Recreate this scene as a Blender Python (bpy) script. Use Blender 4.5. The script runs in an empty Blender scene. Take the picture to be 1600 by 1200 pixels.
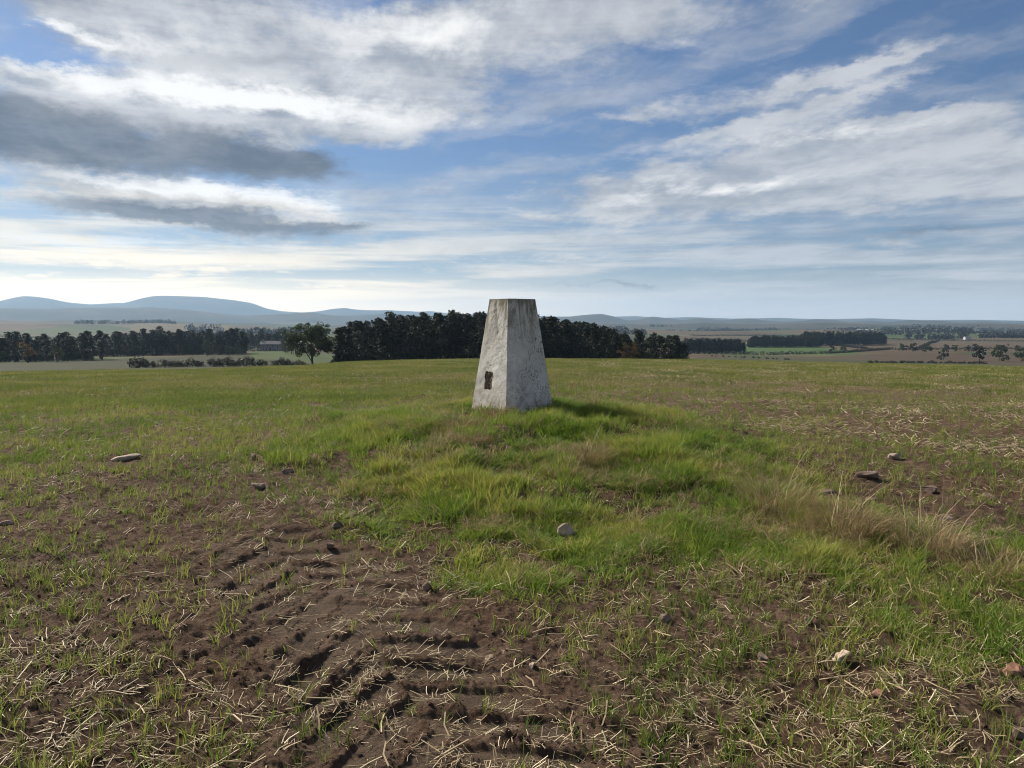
import bpy, bmesh, math, random
import numpy as np
from mathutils import Vector, Matrix, Euler

S = bpy.context.scene
COL = S.collection
rad = math.radians

# ------------------------------------------------------------------ camera, sky, sun, exposure
EYE = 1.55
cam_d = bpy.data.cameras.new('camera')
cam_d.sensor_width = 36.0
cam_d.lens = 27.05
cam_d.clip_start = 0.05
cam_d.clip_end = 40000
cam = bpy.data.objects.new('camera', cam_d)
COL.objects.link(cam)
cam.location = (0, 0, EYE)
cam.rotation_euler = (rad(90 - 4.42), 0, 0)
S.camera = cam

SUN_AZ = -53.0     # degrees from the view direction, negative = left
SUN_EL = 39.0
sun_d = bpy.data.lights.new('sun', 'SUN')
sun_d.energy = 4.4
sun_d.angle = rad(14)
sun_d.color = (1.0, 0.91, 0.77)
sun = bpy.data.objects.new('sun', sun_d)
COL.objects.link(sun)
sv = Vector((math.sin(rad(SUN_AZ)) * math.cos(rad(SUN_EL)), math.cos(rad(SUN_AZ)) * math.cos(rad(SUN_EL)), math.sin(rad(SUN_EL))))
sun.rotation_euler = sv.to_track_quat('Z', 'Y').to_euler()
sun.location = (-30, 20, 30)

S.view_settings.view_transform = 'Standard'
S.view_settings.look = 'None'
S.view_settings.exposure = 0.90
S.view_settings.gamma = 1.0
S.view_settings.use_curve_mapping = False
S.render.engine = 'CYCLES'
S.cycles.use_denoising = True
S.cycles.pixel_filter_type = 'BLACKMAN_HARRIS'
S.cycles.filter_width = 1.0
S.cycles.max_bounces = 5
S.cycles.diffuse_bounces = 3
S.cycles.transmission_bounces = 3
S.cycles.volume_bounces = 0
S.cycles.use_adaptive_sampling = True
S.cycles.adaptive_threshold = 0.02


class NT:
    """tiny helper for writing node trees"""
    def __init__(self, tree):
        self.t = tree
        tree.nodes.clear()

    def n(self, typ, **kw):
        nd = self.t.nodes.new(typ)
        for k, v in kw.items():
            setattr(nd, k, v)
        return nd

    def put(self, sock, v):
        if v is None:
            return
        if hasattr(v, 'is_linked') or isinstance(v, bpy.types.NodeSocket):
            self.t.links.new(v, sock)
        else:
            if hasattr(sock.default_value, '__len__'):
                v = tuple(v)
                if len(sock.default_value) == 4 and len(v) == 3:
                    v = v + (1.0,)
            sock.default_value = v

    def m(self, op, a, b=None, c=None, clamp=False):
        nd = self.n('ShaderNodeMath', operation=op)
        nd.use_clamp = clamp
        self.put(nd.inputs[0], a)
        if b is not None:
            self.put(nd.inputs[1], b)
        if c is not None:
            self.put(nd.inputs[2], c)
        return nd.outputs[0]

    def vm(self, op, a, b=None):
        nd = self.n('ShaderNodeVectorMath', operation=op)
        self.put(nd.inputs[0], a)
        if b is not None:
            self.put(nd.inputs[1], b)
        return nd.outputs[0]

    def comb(self, x, y, z):
        nd = self.n('ShaderNodeCombineXYZ')
        for i, v in enumerate((x, y, z)):
            self.put(nd.inputs[i], v)
        return nd.outputs[0]

    def sep(self, v):
        nd = self.n('ShaderNodeSeparateXYZ')
        self.put(nd.inputs[0], v)
        return nd.outputs

    def noise(self, vec, scale, detail=4, rough=0.5, dist=0.0, color=False, typ='NOISE_TEXTURE', lac=2.0):
        nd = self.n('ShaderNodeTexNoise')
        self.put(nd.inputs['Vector'], vec)
        nd.inputs['Scale'].default_value = scale
        nd.inputs['Detail'].default_value = detail
        nd.inputs['Roughness'].default_value = rough
        nd.inputs['Lacunarity'].default_value = lac
        nd.inputs['Distortion'].default_value = dist
        return nd.outputs['Color' if color else 'Fac']

    def mixc(self, fac, a, b, blend='MIX'):
        nd = self.n('ShaderNodeMix', data_type='RGBA', blend_type=blend)
        nd.clamp_factor = True
        self.put(nd.inputs[0], fac)
        self.put(nd.inputs[6], a)
        self.put(nd.inputs[7], b)
        return nd.outputs[2]

    def ss(self, v, lo, hi, a=0.0, b=1.0):
        nd = self.n('ShaderNodeMapRange', interpolation_type='SMOOTHSTEP')
        self.put(nd.inputs['Value'], v)
        self.put(nd.inputs['From Min'], lo)
        self.put(nd.inputs['From Max'], hi)
        self.put(nd.inputs['To Min'], a)
        self.put(nd.inputs['To Max'], b)
        return nd.outputs[0]

    def ramp(self, fac, stops):
        nd = self.n('ShaderNodeValToRGB')
        e = nd.color_ramp.elements
        while len(e) < len(stops):
            e.new(0.5)
        for el, (p, c) in zip(e, stops):
            el.position = p
            el.color = tuple(c) + (1.0,)
        self.put(nd.inputs[0], fac)
        return nd.outputs[0]

    def attr(self, name, out='Fac'):
        nd = self.n('ShaderNodeAttribute', attribute_name=name)
        return nd.outputs[out]


# the sky: Nishita air plus broken cloud, defined by direction (azimuth / elevation, degrees)
W = bpy.data.worlds.new('World')
S.world = W
W.use_nodes = True
w = NT(W.node_tree)
SKY_STRENGTH = 0.1
geo = w.n('ShaderNodeTexCoord').outputs['Generated']
dn = w.vm('NORMALIZE', geo)
dx, dy, dz = w.sep(dn)
sky = w.n('ShaderNodeTexSky', sky_type='NISHITA')
sky.sun_disc = False
sky.sun_elevation = rad(SUN_EL)
sky.sun_rotation = rad(SUN_AZ)
sky.altitude = 100
sky.air_density = 1.0
sky.dust_density = 0.6
sky.ozone_density = 2.0
zc = w.m('MAXIMUM', dz, 0.0)
den = w.m('ADD', zc, 0.14)
px = w.m('DIVIDE', dx, den)
py = w.m('DIVIDE', dy, den)
plane = w.comb(px, py, 0.0)
# streaky frame: wind drawn from lower left to upper right
rot = w.n('ShaderNodeVectorRotate', rotation_type='Z_AXIS')
w.put(rot.inputs['Vector'], plane)
rot.inputs['Angle'].default_value = rad(-14)
pr = rot.outputs[0]
prx, pry, _ = w.sep(pr)
az = w.m('MULTIPLY', w.m('ARCTAN2', dx, dy), 57.29578)
el = w.m('MULTIPLY', w.m('ARCSINE', dz), 57.29578)
nA = w.noise(w.comb(w.m('MULTIPLY', prx, 0.8), w.m('MULTIPLY', pry, 1.15), 3.1), 1.05, 11, 0.60, 0.12)      # broad cloud
nB = w.noise(w.comb(w.m('MULTIPLY', prx, 0.45), w.m('MULTIPLY', pry, 1.0), 7.7), 3.2, 10, 0.62, 0.2)       # streaks
nC = w.noise(w.comb(w.m('MULTIPLY', prx, 0.95), w.m('MULTIPLY', pry, .62), 1.3), 5.6, 11, 0.64, 0.12)                              # puffs
warp = w.noise(w.comb(az, w.m('MULTIPLY', el, 2.2), 0.4), 0.17, 11, 0.68, 0.0, color=True)
wx, wy, wz = w.sep(warp)
azw = w.m('ADD', az, w.m('MULTIPLY', w.m('SUBTRACT', wx, 0.5), 9.0))
elw = w.m('ADD', el, w.m('MULTIPLY', w.m('SUBTRACT', wy, 0.5), 3.4))
# thin high streaks slanting up to the right, and flat layers stacked low down
rs_ = w.n('ShaderNodeVectorRotate', rotation_type='Z_AXIS')
w.put(rs_.inputs['Vector'], w.comb(w.m('ADD', az, w.m('MULTIPLY', w.m('SUBTRACT', wx, .5), 6.0)), w.m('ADD', el, w.m('MULTIPLY', w.m('SUBTRACT', wy, .5), 2.4)), 0.0))
rs_.inputs['Angle'].default_value = rad(-11)
sx_, sy_, _ = w.sep(rs_.outputs[0])
nS = w.noise(w.comb(w.m('MULTIPLY', sx_, .055), w.m('MULTIPLY', sy_, .30), 2.0), 1.0, 9, .60, .15)
nL = w.noise(w.comb(w.m('MULTIPLY', az, .05), w.m('MULTIPLY', el, .75), 5.0), 1.0, 8, .58, .25)
angv = w.comb(azw, elw, 0.0)


def blob(a0, e0, ra, re, tilt, amp):
    mp = w.n('ShaderNodeMapping', vector_type='TEXTURE')
    w.put(mp.inputs['Vector'], angv)
    mp.inputs['Location'].default_value = (a0, e0, 0)
    mp.inputs['Rotation'].default_value = (0, 0, rad(tilt))
    mp.inputs['Scale'].default_value = (ra * 2.1, re * 2.1, 1)
    gr_ = w.n('ShaderNodeTexGradient', gradient_type='QUADRATIC_SPHERE')
    w.put(gr_.inputs[0], mp.outputs[0])
    return gr_.outputs['Fac'], amp


def total(bl):
    t = 0.0
    for b in bl:
        f, amp = blob(*b)
        t = w.m('MULTIPLY_ADD', f, amp * 1.5, t)
    return t


CLOUD = [  # azimuth, elevation, half widths, tilt, amount: more cloud or (negative) open blue
    (-25, 20, 14, 6.5, 5, .34), (-6, 18.8, 9, 4.6, 14, .34), (-7, 23.5, 6, 1.5, 22, -.30), (-33, 16.6, 7, 1.1, -4, -.55),
    (-22, 14.4, 12, 1.3, -3, .36), (-25, 8.9, 11, 1.2, -4, .34), (-24, 4.2, 14, 1.4, 0, .10),
    (7, 21.5, 8, 3.0, 10, .22), (-7, 11.2, 6.5, 1.6, 0, -.40), (-12, 15.0, 8, 1.4, 4, .16), (18, 18.3, 9, 1.4, 9, -.22), (6, 13.2, 7, 1.4, 4, -.22), (24, 21.8, 8, 1.8, 14, .24),
    (23, 16.2, 7, .6, 9, .34), (9, 14.4, 4, .9, 8, .26), (20, 14.3, 10, .4, 10, .26), (23, 12.4, 8, 1.3, 5, .42), (12, 9.4, 9, 1.5, -1, .50), (27, 9.4, 10, 1.8, 3, .36), (28, 14.0, 8, .7, 9, -.3),
]
DARK = [(-31, 11.8, 10, 2.0, -4, 1.1), (-16.5, 11.2, 5.2, 1.2, -3, 1.05), (-22.5, 7.4, 9.5, .80, -4, .9), (-30, 21.8, 9, 3.2, 15, .72), (-17, 17.5, 9, 1.4, 6, .30), (-1, 15.6, 8, 1.0, 10, .22),
        (-12, 7.2, 4, .4, 0, .42), (28, 6.3, 6, .4, 0, .42), (8, 2.75, 9, .30, -2, .36), (29, 2.3, 5, .25, 0, .3), (-5, 21.5, 8, .9, 10, .25)]
bias = total(CLOUD)
dark = total(DARK)
BRIGHT = [(-20, 15.0, 13, .9, -2, .9), (-22, 9.3, 11, .8, -4, 1.0), (-6, 20, 7, 3, 12, .55), (-30, 17.8, 8, .7, 0, .6), (-27, 5.4, 12, .8, 0, .5), (14, 9.6, 9, 1.0, 0, .45), (22, 12.6, 6, .9, 5, .45)]
lit = total(BRIGHT)
cover = w.m('ADD', w.m('ADD', w.m('MULTIPLY', nA, 0.75), w.m('MULTIPLY', nB, 0.50)), bias)
cover = w.m('ADD', cover, w.m('MULTIPLY', w.m('SUBTRACT', nC, 0.5), 0.50))
dens = w.ss(cover, 0.57, 0.90)
cirrus = w.m('MULTIPLY', w.ss(w.m('ADD', nS, w.m('MULTIPLY', w.m('SUBTRACT', nB, .5), .35)), .42, .70), .62)
low = w.ss(el, 13.0, 5.0)
layer = w.m('MAXIMUM', w.m('MULTIPLY', w.m('MULTIPLY', w.ss(nL, .33, .60), low), .85), w.ss(el, 5.5, .5, 0.0, .92))
dens = w.m('MAXIMUM', w.m('MAXIMUM', dens, cirrus), layer)
dfac = w.ss(w.m('ADD', dark, w.m('MULTIPLY', w.m('SUBTRACT', w.m('ADD', w.m('MULTIPLY', nA, .4), w.m('MULTIPLY', nC, .6)), 0.5), 1.25)), 0.18, 0.86)
glow = w.m('MULTIPLY', w.ss(az, 22.0, -32.0), w.ss(el, 13.0, 2.0))
k = 0.72 / SKY_STRENGTH
body = w.m('ADD', w.m('MULTIPLY', nC, .5), w.m('ADD', w.m('MULTIPLY', nA, .25), w.m('MULTIPLY', nL, .25)))
white = w.mixc(w.ss(body, 0.38, 0.60), (.25 * k, .275 * k, .315 * k), (.55 * k, .55 * k, .56 * k))
white = w.mixc(w.ss(az, 20.0, -25.0), w.mixc(0.35, white, (.33 * k, .365 * k, .42 * k)), white)
white = w.mixc(w.m('MULTIPLY', glow, 0.9), white, w.mixc(w.ss(nL, .35, .6), (.52 * k, .50 * k, .46 * k), (1.05 * k, .90 * k, .66 * k)))
white = w.mixc(w.ss(w.m('ADD', lit, w.m('MULTIPLY', w.m('SUBTRACT', nC, .5), 1.7)), .22, .95), white, (.80 * k, .79 * k, .77 * k))
white = w.mixc(w.ss(el, 6.0, .5, 0.0, .75), white, w.mixc(w.ss(az, 15, -25), (.74 * k, .72 * k, .70 * k), (2.1 * k, 1.6 * k, 1.0 * k)))
dgrey = w.mixc(w.ss(body, .40, .62), (.075 * k, .09 * k, .12 * k), (.16 * k, .18 * k, .215 * k))
skyb = w.vm('MULTIPLY', sky.outputs[0], (0.285, 0.345, 0.43))
col = w.mixc(w.m('MULTIPLY', dens, 0.93), skyb, white)
col = w.mixc(w.m('MULTIPLY', dfac, 0.92), col, dgrey)
bg = w.n('ShaderNodeBackground')
bg.inputs['Strength'].default_value = SKY_STRENGTH
w.put(bg.inputs['Color'], col)
wo = w.n('ShaderNodeOutputWorld')
w.put(wo.inputs['Surface'], bg.outputs[0])
W.cycles.sampling_method = 'MANUAL'
W.cycles.sample_map_resolution = 512

#TERRAIN_BEGIN
# ------------------------------------------------------------------ noise and the lie of the land (metres)
def _hash(ix, iy, seed):
    n = (ix.astype(np.int64) * 374761393 + iy.astype(np.int64) * 668265263 + seed * 974634777) & 0x7fffffff
    n = ((n ^ (n >> 13)) * 1274126177) & 0x7fffffff
    n = (n ^ (n >> 16)) & 0xffff
    return n / 65535.0


def vnoise(x, y, seed=0):
    x = np.asarray(x, float); y = np.asarray(y, float)
    ix = np.floor(x); iy = np.floor(y)
    fx = x - ix; fy = y - iy
    fx = fx * fx * fx * (fx * (fx * 6 - 15) + 10); fy = fy * fy * fy * (fy * (fy * 6 - 15) + 10)
    a = _hash(ix, iy, seed); b = _hash(ix + 1, iy, seed); c = _hash(ix, iy + 1, seed); d = _hash(ix + 1, iy + 1, seed)
    return (a + (b - a) * fx) * (1 - fy) + (c + (d - c) * fx) * fy


def fbm(x, y, seed=0, octv=4, gain=0.5):
    t = 0; a = 1.0; s = 0
    cx, sx = math.cos(0.6), math.sin(0.6)
    for i in range(octv):
        t = t + a * (vnoise(x, y, seed + i * 17) * 2 - 1); s += a
        x, y = (x * cx - y * sx) * 2.03 + 5.1, (x * sx + y * cx) * 2.03 + 1.7
        a *= gain
    return t / s


def sstep(v, a, b):
    t = np.clip((v - a) / (b - a), 0, 1)
    return t * t * (3 - 2 * t)


_AZ = np.radians([-180, -60, -34, -22, -15, -12, -8, 0, 12, 25, 34, 60, 180])
_K = [7e-4, 7.5e-4, 8.0e-4, 9.0e-4, 8.0e-4, 6.6e-4, 6e-4, 5.6e-4, 5.6e-4, 6.1e-4, 6.1e-4, 6e-4, 6e-4]
_RR = np.log([60., 90., 130., 190., 280., 400., 560., 700., 1000., 2000., 4000., 9000.])
_FL = [-2.4, -3.9, -5.9, -8.3, -10.8, -13.8, -17.0, -20.0, -20.5, -14., 2., 20.]
_FC = [-1.4, -2.9, -6.0, -11.0, -15., -18.5, -20.5, -21.5, -22., -21., -17., -5.]
_FR = [-1.7, -4.4, -8.0, -11.8, -14.8, -17.5, -20.2, -21.4, -22.4, -22.5, -20., -12.]


def land(x, y):
    """broad height of the ground"""
    x = np.asarray(x, float); y = np.asarray(y, float)
    r = np.hypot(x, y) + 1e-6
    a = np.arctan2(x, y)
    kk = np.interp(a, _AZ, _K)
    near = 0.27 * sstep(r, 0, 8) - kk * np.maximum(r - 8, 0) ** 2
    lr = np.log(np.maximum(r, 1))
    wl = 1 - sstep(a, rad(-17), rad(-11)); wr = sstep(a, rad(9), rad(15))
    far = np.interp(lr, _RR, _FL) * wl + np.interp(lr, _RR, _FR) * wr + np.interp(lr, _RR, _FC) * (1 - wl - wr)
    t = sstep(r, 55, 95)
    z = near * (1 - t) + far * t
    z = z + sstep(r, 500, 1500) * fbm(x / 700, y / 700, 5, 4) * np.minimum(r * 0.009, 28)
    return z


MOUND = (0.08, 8.35)


def mound(x, y):
    u = (x - MOUND[0] - 0.18 * (y - MOUND[1]) * -1.0) / 2.5
    v = (y - MOUND[1]) / np.where(y < MOUND[1], 2.3, 1.9)
    return 0.36 * np.exp(-(np.abs(u) ** 2.3 + np.abs(v) ** 2.3))


# a tractor tyre has pressed a lugged track across the soft soil in the foreground
TRK = np.array([[0.30, 1.5], [-0.17, 2.52], [-0.38, 2.88], [-0.66, 3.42], [-0.96, 3.92], [-1.42, 4.6], [-2.3, 5.7]])


def track(x, y):
    best = np.full(np.shape(x), 9.0); lat = np.zeros(np.shape(x)); along = np.zeros(np.shape(x)); acc = 0.0
    for p, q in zip(TRK[:-1], TRK[1:]):
        d = q - p; L = np.hypot(*d); d = d / L
        t = np.clip((x - p[0]) * d[0] + (y - p[1]) * d[1], 0, L)
        ex = x - p[0] - t * d[0]; ey = y - p[1] - t * d[1]
        dd = np.hypot(ex, ey)
        side = (x - p[0]) * d[1] - (y - p[1]) * d[0]
        m_ = dd < best
        best = np.where(m_, dd, best); lat = np.where(m_, side, lat); along = np.where(m_, acc + t, along)
        acc += L
    return best, lat, along


def tread(x, y):
    b, lat, al = track(x, y)
    wob = 0.11 * fbm(x * 3, y * 3, 91, 3)
    b2 = b + wob
    inside = 1 - sstep(b2, 0.34, 0.48)
    fade = 1 - sstep(al, 3.4, 4.5)
    ph = (al * 1.0 + np.where(lat > 0, 0.55 * np.abs(lat), 0.75 * np.abs(lat) + 0.11)) / 0.235
    ph = ph + 0.34 * fbm(x * 1.9, y * 1.9, 33, 3)
    f = ph - np.floor(ph)
    ridge = sstep(f, 0.0, 0.10) * (1 - sstep(f, 0.30, 0.52))
    str_ = np.where(lat > 0, 1.0, 0.62) * 0.35 + 0.65 * sstep(fbm(x * 1.3, y * 1.3, 44, 2), -0.35, 0.2)
    shoulder = np.exp(-((b2 - 0.51) / 0.10) ** 2) * 0.014
    return (inside * (-0.015 + 0.024 * ridge * (0.55 + 0.9 * np.abs(fbm(x / 0.11, y / 0.11, 93, 3)))) * str_ + shoulder) * fade, inside * fade * (1 - ridge)


def relief(x, y, fine=True):
    """clods, hollows and tread on top of the broad land"""
    r = np.hypot(x, y)
    nearf = 1 - sstep(r, 14, 60)
    z = 0.06 * fbm(x / 1.7, y / 1.7, 11, 3) * (0.4 + 0.6 * nearf)
    z = z + 0.035 * fbm(x / 0.42, y / 0.42, 12, 3) * nearf
    z = z + 0.075 * fbm(x / 0.38, y / 0.38, 18, 3) * np.exp(-((x - .2) / 2.4) ** 2 - ((y - 6.6) / 2.4) ** 2)
    tr, press = tread(x, y)
    z = z + tr
    if fine:
        smooth = 1 - 0.72 * press
        c = 1 - np.abs(fbm(x / 0.13, y / 0.13, 13, 4, 0.55))
        cl = np.maximum(fbm(x / 0.075, y / 0.075, 14, 3, 0.55), 0)
        patch = 0.5 + 0.9 * sstep(fbm(x / 0.8, y / 0.8, 15, 2), -0.3, 0.5)
        z = z + ((c - 0.75) * 0.022 + cl * 0.024 * patch + 0.014 * (0.6 - np.abs(fbm(x / 0.042, y / 0.042, 17, 3, 0.6))) + 0.007 * fbm(x / 0.018, y / 0.018, 16, 2)) * smooth * (1 - sstep(r, 12, 30))
    return z


def ground(x, y, fine=True):
    x = np.asarray(x, float); y = np.asarray(y, float)
    return land(x, y) + mound(x, y) + relief(x, y, fine)


def polydist(x, y, poly):
    """signed distance, positive inside"""
    P = np.array(poly, float); Q = np.roll(P, -1, 0)
    ins = np.zeros(x.shape, bool); dmin = np.full(x.shape, 1e9)
    for (ax, ay), (bx, by) in zip(P, Q):
        c = ((ay > y) != (by > y)) & (x < (bx - ax) * (y - ay) / (by - ay + 1e-12) + ax)
        ins ^= c
        ex, ey = bx - ax, by - ay
        t = np.clip(((x - ax) * ex + (y - ay) * ey) / (ex * ex + ey * ey + 1e-12), 0, 1)
        dmin = np.minimum(dmin, np.hypot(x - ax - t * ex, y - ay - t * ey))
    return np.where(ins, dmin, -dmin)
#TERRAIN_END

# ------------------------------------------------------------------ helpers
RNG = np.random.default_rng(7)


def tag(o, label=None, cat=None, group=None, kind=None):
    for k_, v_ in (('label', label), ('category', cat), ('group', group), ('kind', kind)):
        if v_:
            o[k_] = v_
    return o


def mesh_np(name, V, F, mat=None, smooth=False, attrs=None):
    """V (n,3); F: (m,3) or (m,4) int array, or list of arrays of both"""
    me = bpy.data.meshes.new(name)
    Fs = F if isinstance(F, (list, tuple)) else [F]
    Fs = [f for f in Fs if len(f)]
    me.vertices.add(len(V))
    me.vertices.foreach_set('co', np.asarray(V, np.float32).ravel())
    loops = np.concatenate([f.ravel() for f in Fs]).astype(np.int32)
    tot = np.concatenate([np.full(len(f), f.shape[1], np.int32) for f in Fs])
    start = np.concatenate([[0], np.cumsum(tot)[:-1]]).astype(np.int32)
    me.loops.add(len(loops)); me.loops.foreach_set('vertex_index', loops)
    me.polygons.add(len(tot)); me.polygons.foreach_set('loop_start', start); me.polygons.foreach_set('loop_total', tot)
    me.polygons.foreach_set('use_smooth', np.full(len(tot), smooth, bool))
    for an, av in (attrs or {}).items():
        av = np.asarray(av, np.float32)
        if av.ndim == 1:
            at = me.attributes.new(an, 'FLOAT', 'POINT'); at.data.foreach_set('value', av)
        else:
            at = me.attributes.new(an, 'FLOAT_COLOR', 'POINT')
            at.data.foreach_set('color', np.c_[av, np.ones(len(av))].astype(np.float32).ravel())
    me.update(calc_edges=True); me.validate()
    if mat:
        me.materials.append(mat)
    return me


def link(name, data, parent=None, loc=(0, 0, 0), rot=(0, 0, 0)):
    o = bpy.data.objects.new(name, data)
    COL.objects.link(o)
    o.location = loc; o.rotation_euler = rot
    if parent:
        o.parent = parent
    return o


def mat_new(name):
    m = bpy.data.materials.new(name); m.use_nodes = True
    t = NT(m.node_tree)
    out = t.n('ShaderNodeOutputMaterial')
    return m, t, out


def principled(t, out, color, rough=0.9, spec=0.2, bump=None, bstr=0.3, bdist=0.02):
    b = t.n('ShaderNodeBsdfPrincipled')
    t.put(b.inputs['Base Color'], color)
    t.put(b.inputs['Roughness'], rough)
    b.inputs['Specular IOR Level'].default_value = spec
    if bump is not None:
        bn = t.n('ShaderNodeBump')
        bn.inputs['Strength'].default_value = bstr
        bn.inputs['Distance'].default_value = bdist
        t.put(bn.inputs['Height'], bump)
        t.put(b.inputs['Normal'], bn.outputs[0])
    t.put(out.inputs['Surface'], b.outputs[0])
    return b


def leaf_mat(name, c0, c1, c2=None, trans=0.35, hue_attr='tint', rough=0.6, spec=0.25, patch=0.0):
    """thin leaf: tint attribute (per blade) and object random choose between the colours"""
    m, t, out = mat_new(name)
    tint = t.attr(hue_attr)
    rnd = t.n('ShaderNodeObjectInfo').outputs['Random']
    f = t.m('ADD', t.m('MULTIPLY', tint, 0.55), t.m('MULTIPLY', rnd, 0.25))
    if patch:
        pn = t.noise(t.n('ShaderNodeNewGeometry').outputs['Position'], patch, 4, .6)
        f = t.m('ADD', f, t.ss(pn, .33, .68, -.12, .42))
    else:
        f = t.m('MULTIPLY', f, 1.25)
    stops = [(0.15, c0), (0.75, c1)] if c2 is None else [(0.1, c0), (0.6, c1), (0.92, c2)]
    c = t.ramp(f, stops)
    b = t.n('ShaderNodeBsdfPrincipled')
    t.put(b.inputs['Base Color'], c); b.inputs['Roughness'].default_value = rough
    b.inputs['Specular IOR Level'].default_value = spec
    tr = t.n('ShaderNodeBsdfTranslucent'); t.put(tr.inputs['Color'], c)
    mx = t.n('ShaderNodeMixShader'); mx.inputs[0].default_value = trans
    t.put(mx.inputs[1], b.outputs[0]); t.put(mx.inputs[2], tr.outputs[0])
    t.put(out.inputs['Surface'], mx.outputs[0])
    return m


# ------------------------------------------------------------------ the ground of the field
LUSH = [(-2.5, 9.6), (-1.9, 10.6), (-.7, 10.6), (.5, 9.8), (1.3, 8.6), (1.9, 7.4), (2.35, 6.2), (2.5, 5.3), (2.9, 4.7), (3.8, 4.3), (3.9, 3.55), (2.3, 3.45), (2.0, 3.7),
        (1.5, 4.0), (.9, 4.2), (.34, 4.05), (-.27, 4.05), (-.56, 4.5), (-1.0, 5.0), (-1.4, 5.5), (-1.35, 6.2), (-2.1, 7.4)]


def lushness(x, y):
    d = polydist(x, y, LUSH)
    d = d - 0.22 + 0.75 * fbm(x / 0.8, y / 0.8, 61, 4)
    g = sstep(d, -0.60, 0.60)
    bare = sstep(fbm(x / 0.5, y / 0.5, 62, 3), -0.06, 0.30)       # worn, trampled gaps
    return g * (1 - 0.88 * bare)


def cropness(x, y):
    """how thick the young crop stands outside the tussocky mound"""
    r = np.hypot(x, y); a = np.degrees(np.arctan2(x, y))
    base = 0.28 + 0.34 * sstep(r, 3.6, 10)
    left = (1 - sstep(a, -16, -2)) * sstep(r, 5.0, 11) * 0.55
    band = 0.25 * sstep(r, 18, 30)
    rows = 0.30 * fbm(x / 6 + 3, y / 2.5, 63, 3) + 0.30 * fbm(x / 0.7, y / 0.7, 64, 3)
    right = sstep(a, 3, 12) * sstep(r, 7, 10) * (1 - sstep(r, 13, 22)) * 0.28
    fore = .16 * sstep(x, .2, .9) * (1 - sstep(r, 4, 6)) * sstep(r, 2.9, 3.6)
    base = base + fore
    b, _, al = track(x, y)
    bare = (1 - sstep(b, 0.35, 0.95)) * (1 - sstep(al, 3.2, 4.8))
    return np.clip((base + left + band - right) * (1 + 1.6 * rows), 0, 1) * (1 - 0.85 * bare)


def polar_sheet(rs, az, hfun):
    A, R = np.meshgrid(az, rs)
    x = R * np.sin(A); y = R * np.cos(A)
    z = hfun(x, y)
    n, m_ = len(rs), len(az)
    idx = np.arange(n * m_).reshape(n, m_)
    F = np.stack([idx[:-1, :-1], idx[:-1, 1:], idx[1:, 1:], idx[1:, :-1]], -1).reshape(-1, 4)[:, ::-1]
    return x.ravel(), y.ravel(), z.ravel(), F


def soil_material():
    m, t, out = mat_new('field_soil')
    pos = t.n('ShaderNodeNewGeometry').outputs['Position']
    n1 = t.noise(pos, 1.3, 5, 0.6)
    n2 = t.noise(pos, 14, 6, 0.65)
    n3 = t.noise(pos, 70, 7, 0.75)
    soil = t.ramp(t.m('ADD', t.m('MULTIPLY', n2, .6), t.m('MULTIPLY', n3, .4)), [(.34, (.034, .021, .014)), (.50, (.090, .058, .040)), (.66, (.185, .132, .092))])
    soil = t.mixc(t.ss(n1, .35, .7), soil, t.mixc(.55, soil, (.082, .046, .028)))
    pressed = t.mixc(t.ss(n3, .3, .7), (.085, .062, .044), (.125, .094, .068))
    soil = t.mixc(t.m('MULTIPLY', t.attr('press'), .65), soil, pressed)
    # thatch: dead and living leaf bases that carpet the turf
    thatch = t.ramp(n3, [(.3, (.035, .042, .014)), (.5, (.075, .085, .026)), (.7, (.15, .125, .06))])
    c = t.mixc(t.ss(t.m('ADD', t.attr('turf'), t.m('MULTIPLY', t.m('SUBTRACT', n2, .5), .5)), .25, .75), soil, thatch)
    # seedlings too small to see singly in the distance
    stretch = t.noise(pos, 0.55, 6, .62)
    strawy = t.mixc(t.ss(n3, .35, .65), (.12, .092, .055), (.26, .205, .115))
    far = t.mixc(t.ss(stretch, .38, .60), strawy, (.125, .135, .042))
    c = t.mixc(t.m('MULTIPLY', t.attr('far'), .62), c, far)
    bump = t.m('ADD', t.m('MULTIPLY', n2, .5), t.m('MULTIPLY', n3, .35))
    principled(t, out, c, 0.95, 0.12, bump, 1.0, 0.05)
    return m


soil_mat = soil_material()
fine_az = np.radians(np.linspace(-47, 47, 690))
az_all = np.concatenate([np.radians(np.linspace(-180, -48, 110)), fine_az, np.radians(np.linspace(48, 180, 110))])
rs = np.concatenate([[0.02], np.geomspace(0.3, 2.0, 90)[:-1], np.geomspace(2.0, 9.0, 620)[:-1], np.geomspace(9.0, 25, 200)[:-1], np.geomspace(25, 115, 90)])
gx, gy, gz, gF = polar_sheet(rs, az_all, ground)
_, gpress = tread(gx, gy)
gr = np.hypot(gx, gy)
me = mesh_np('field', np.c_[gx, gy, gz], gF, soil_mat, True,
             {'press': gpress, 'turf': lushness(gx, gy), 'far': sstep(gr, 7, 28)})
field = tag(link('field', me), 'gently domed sown field of brown soil, straw and young crop', 'field', kind='structure')

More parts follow.
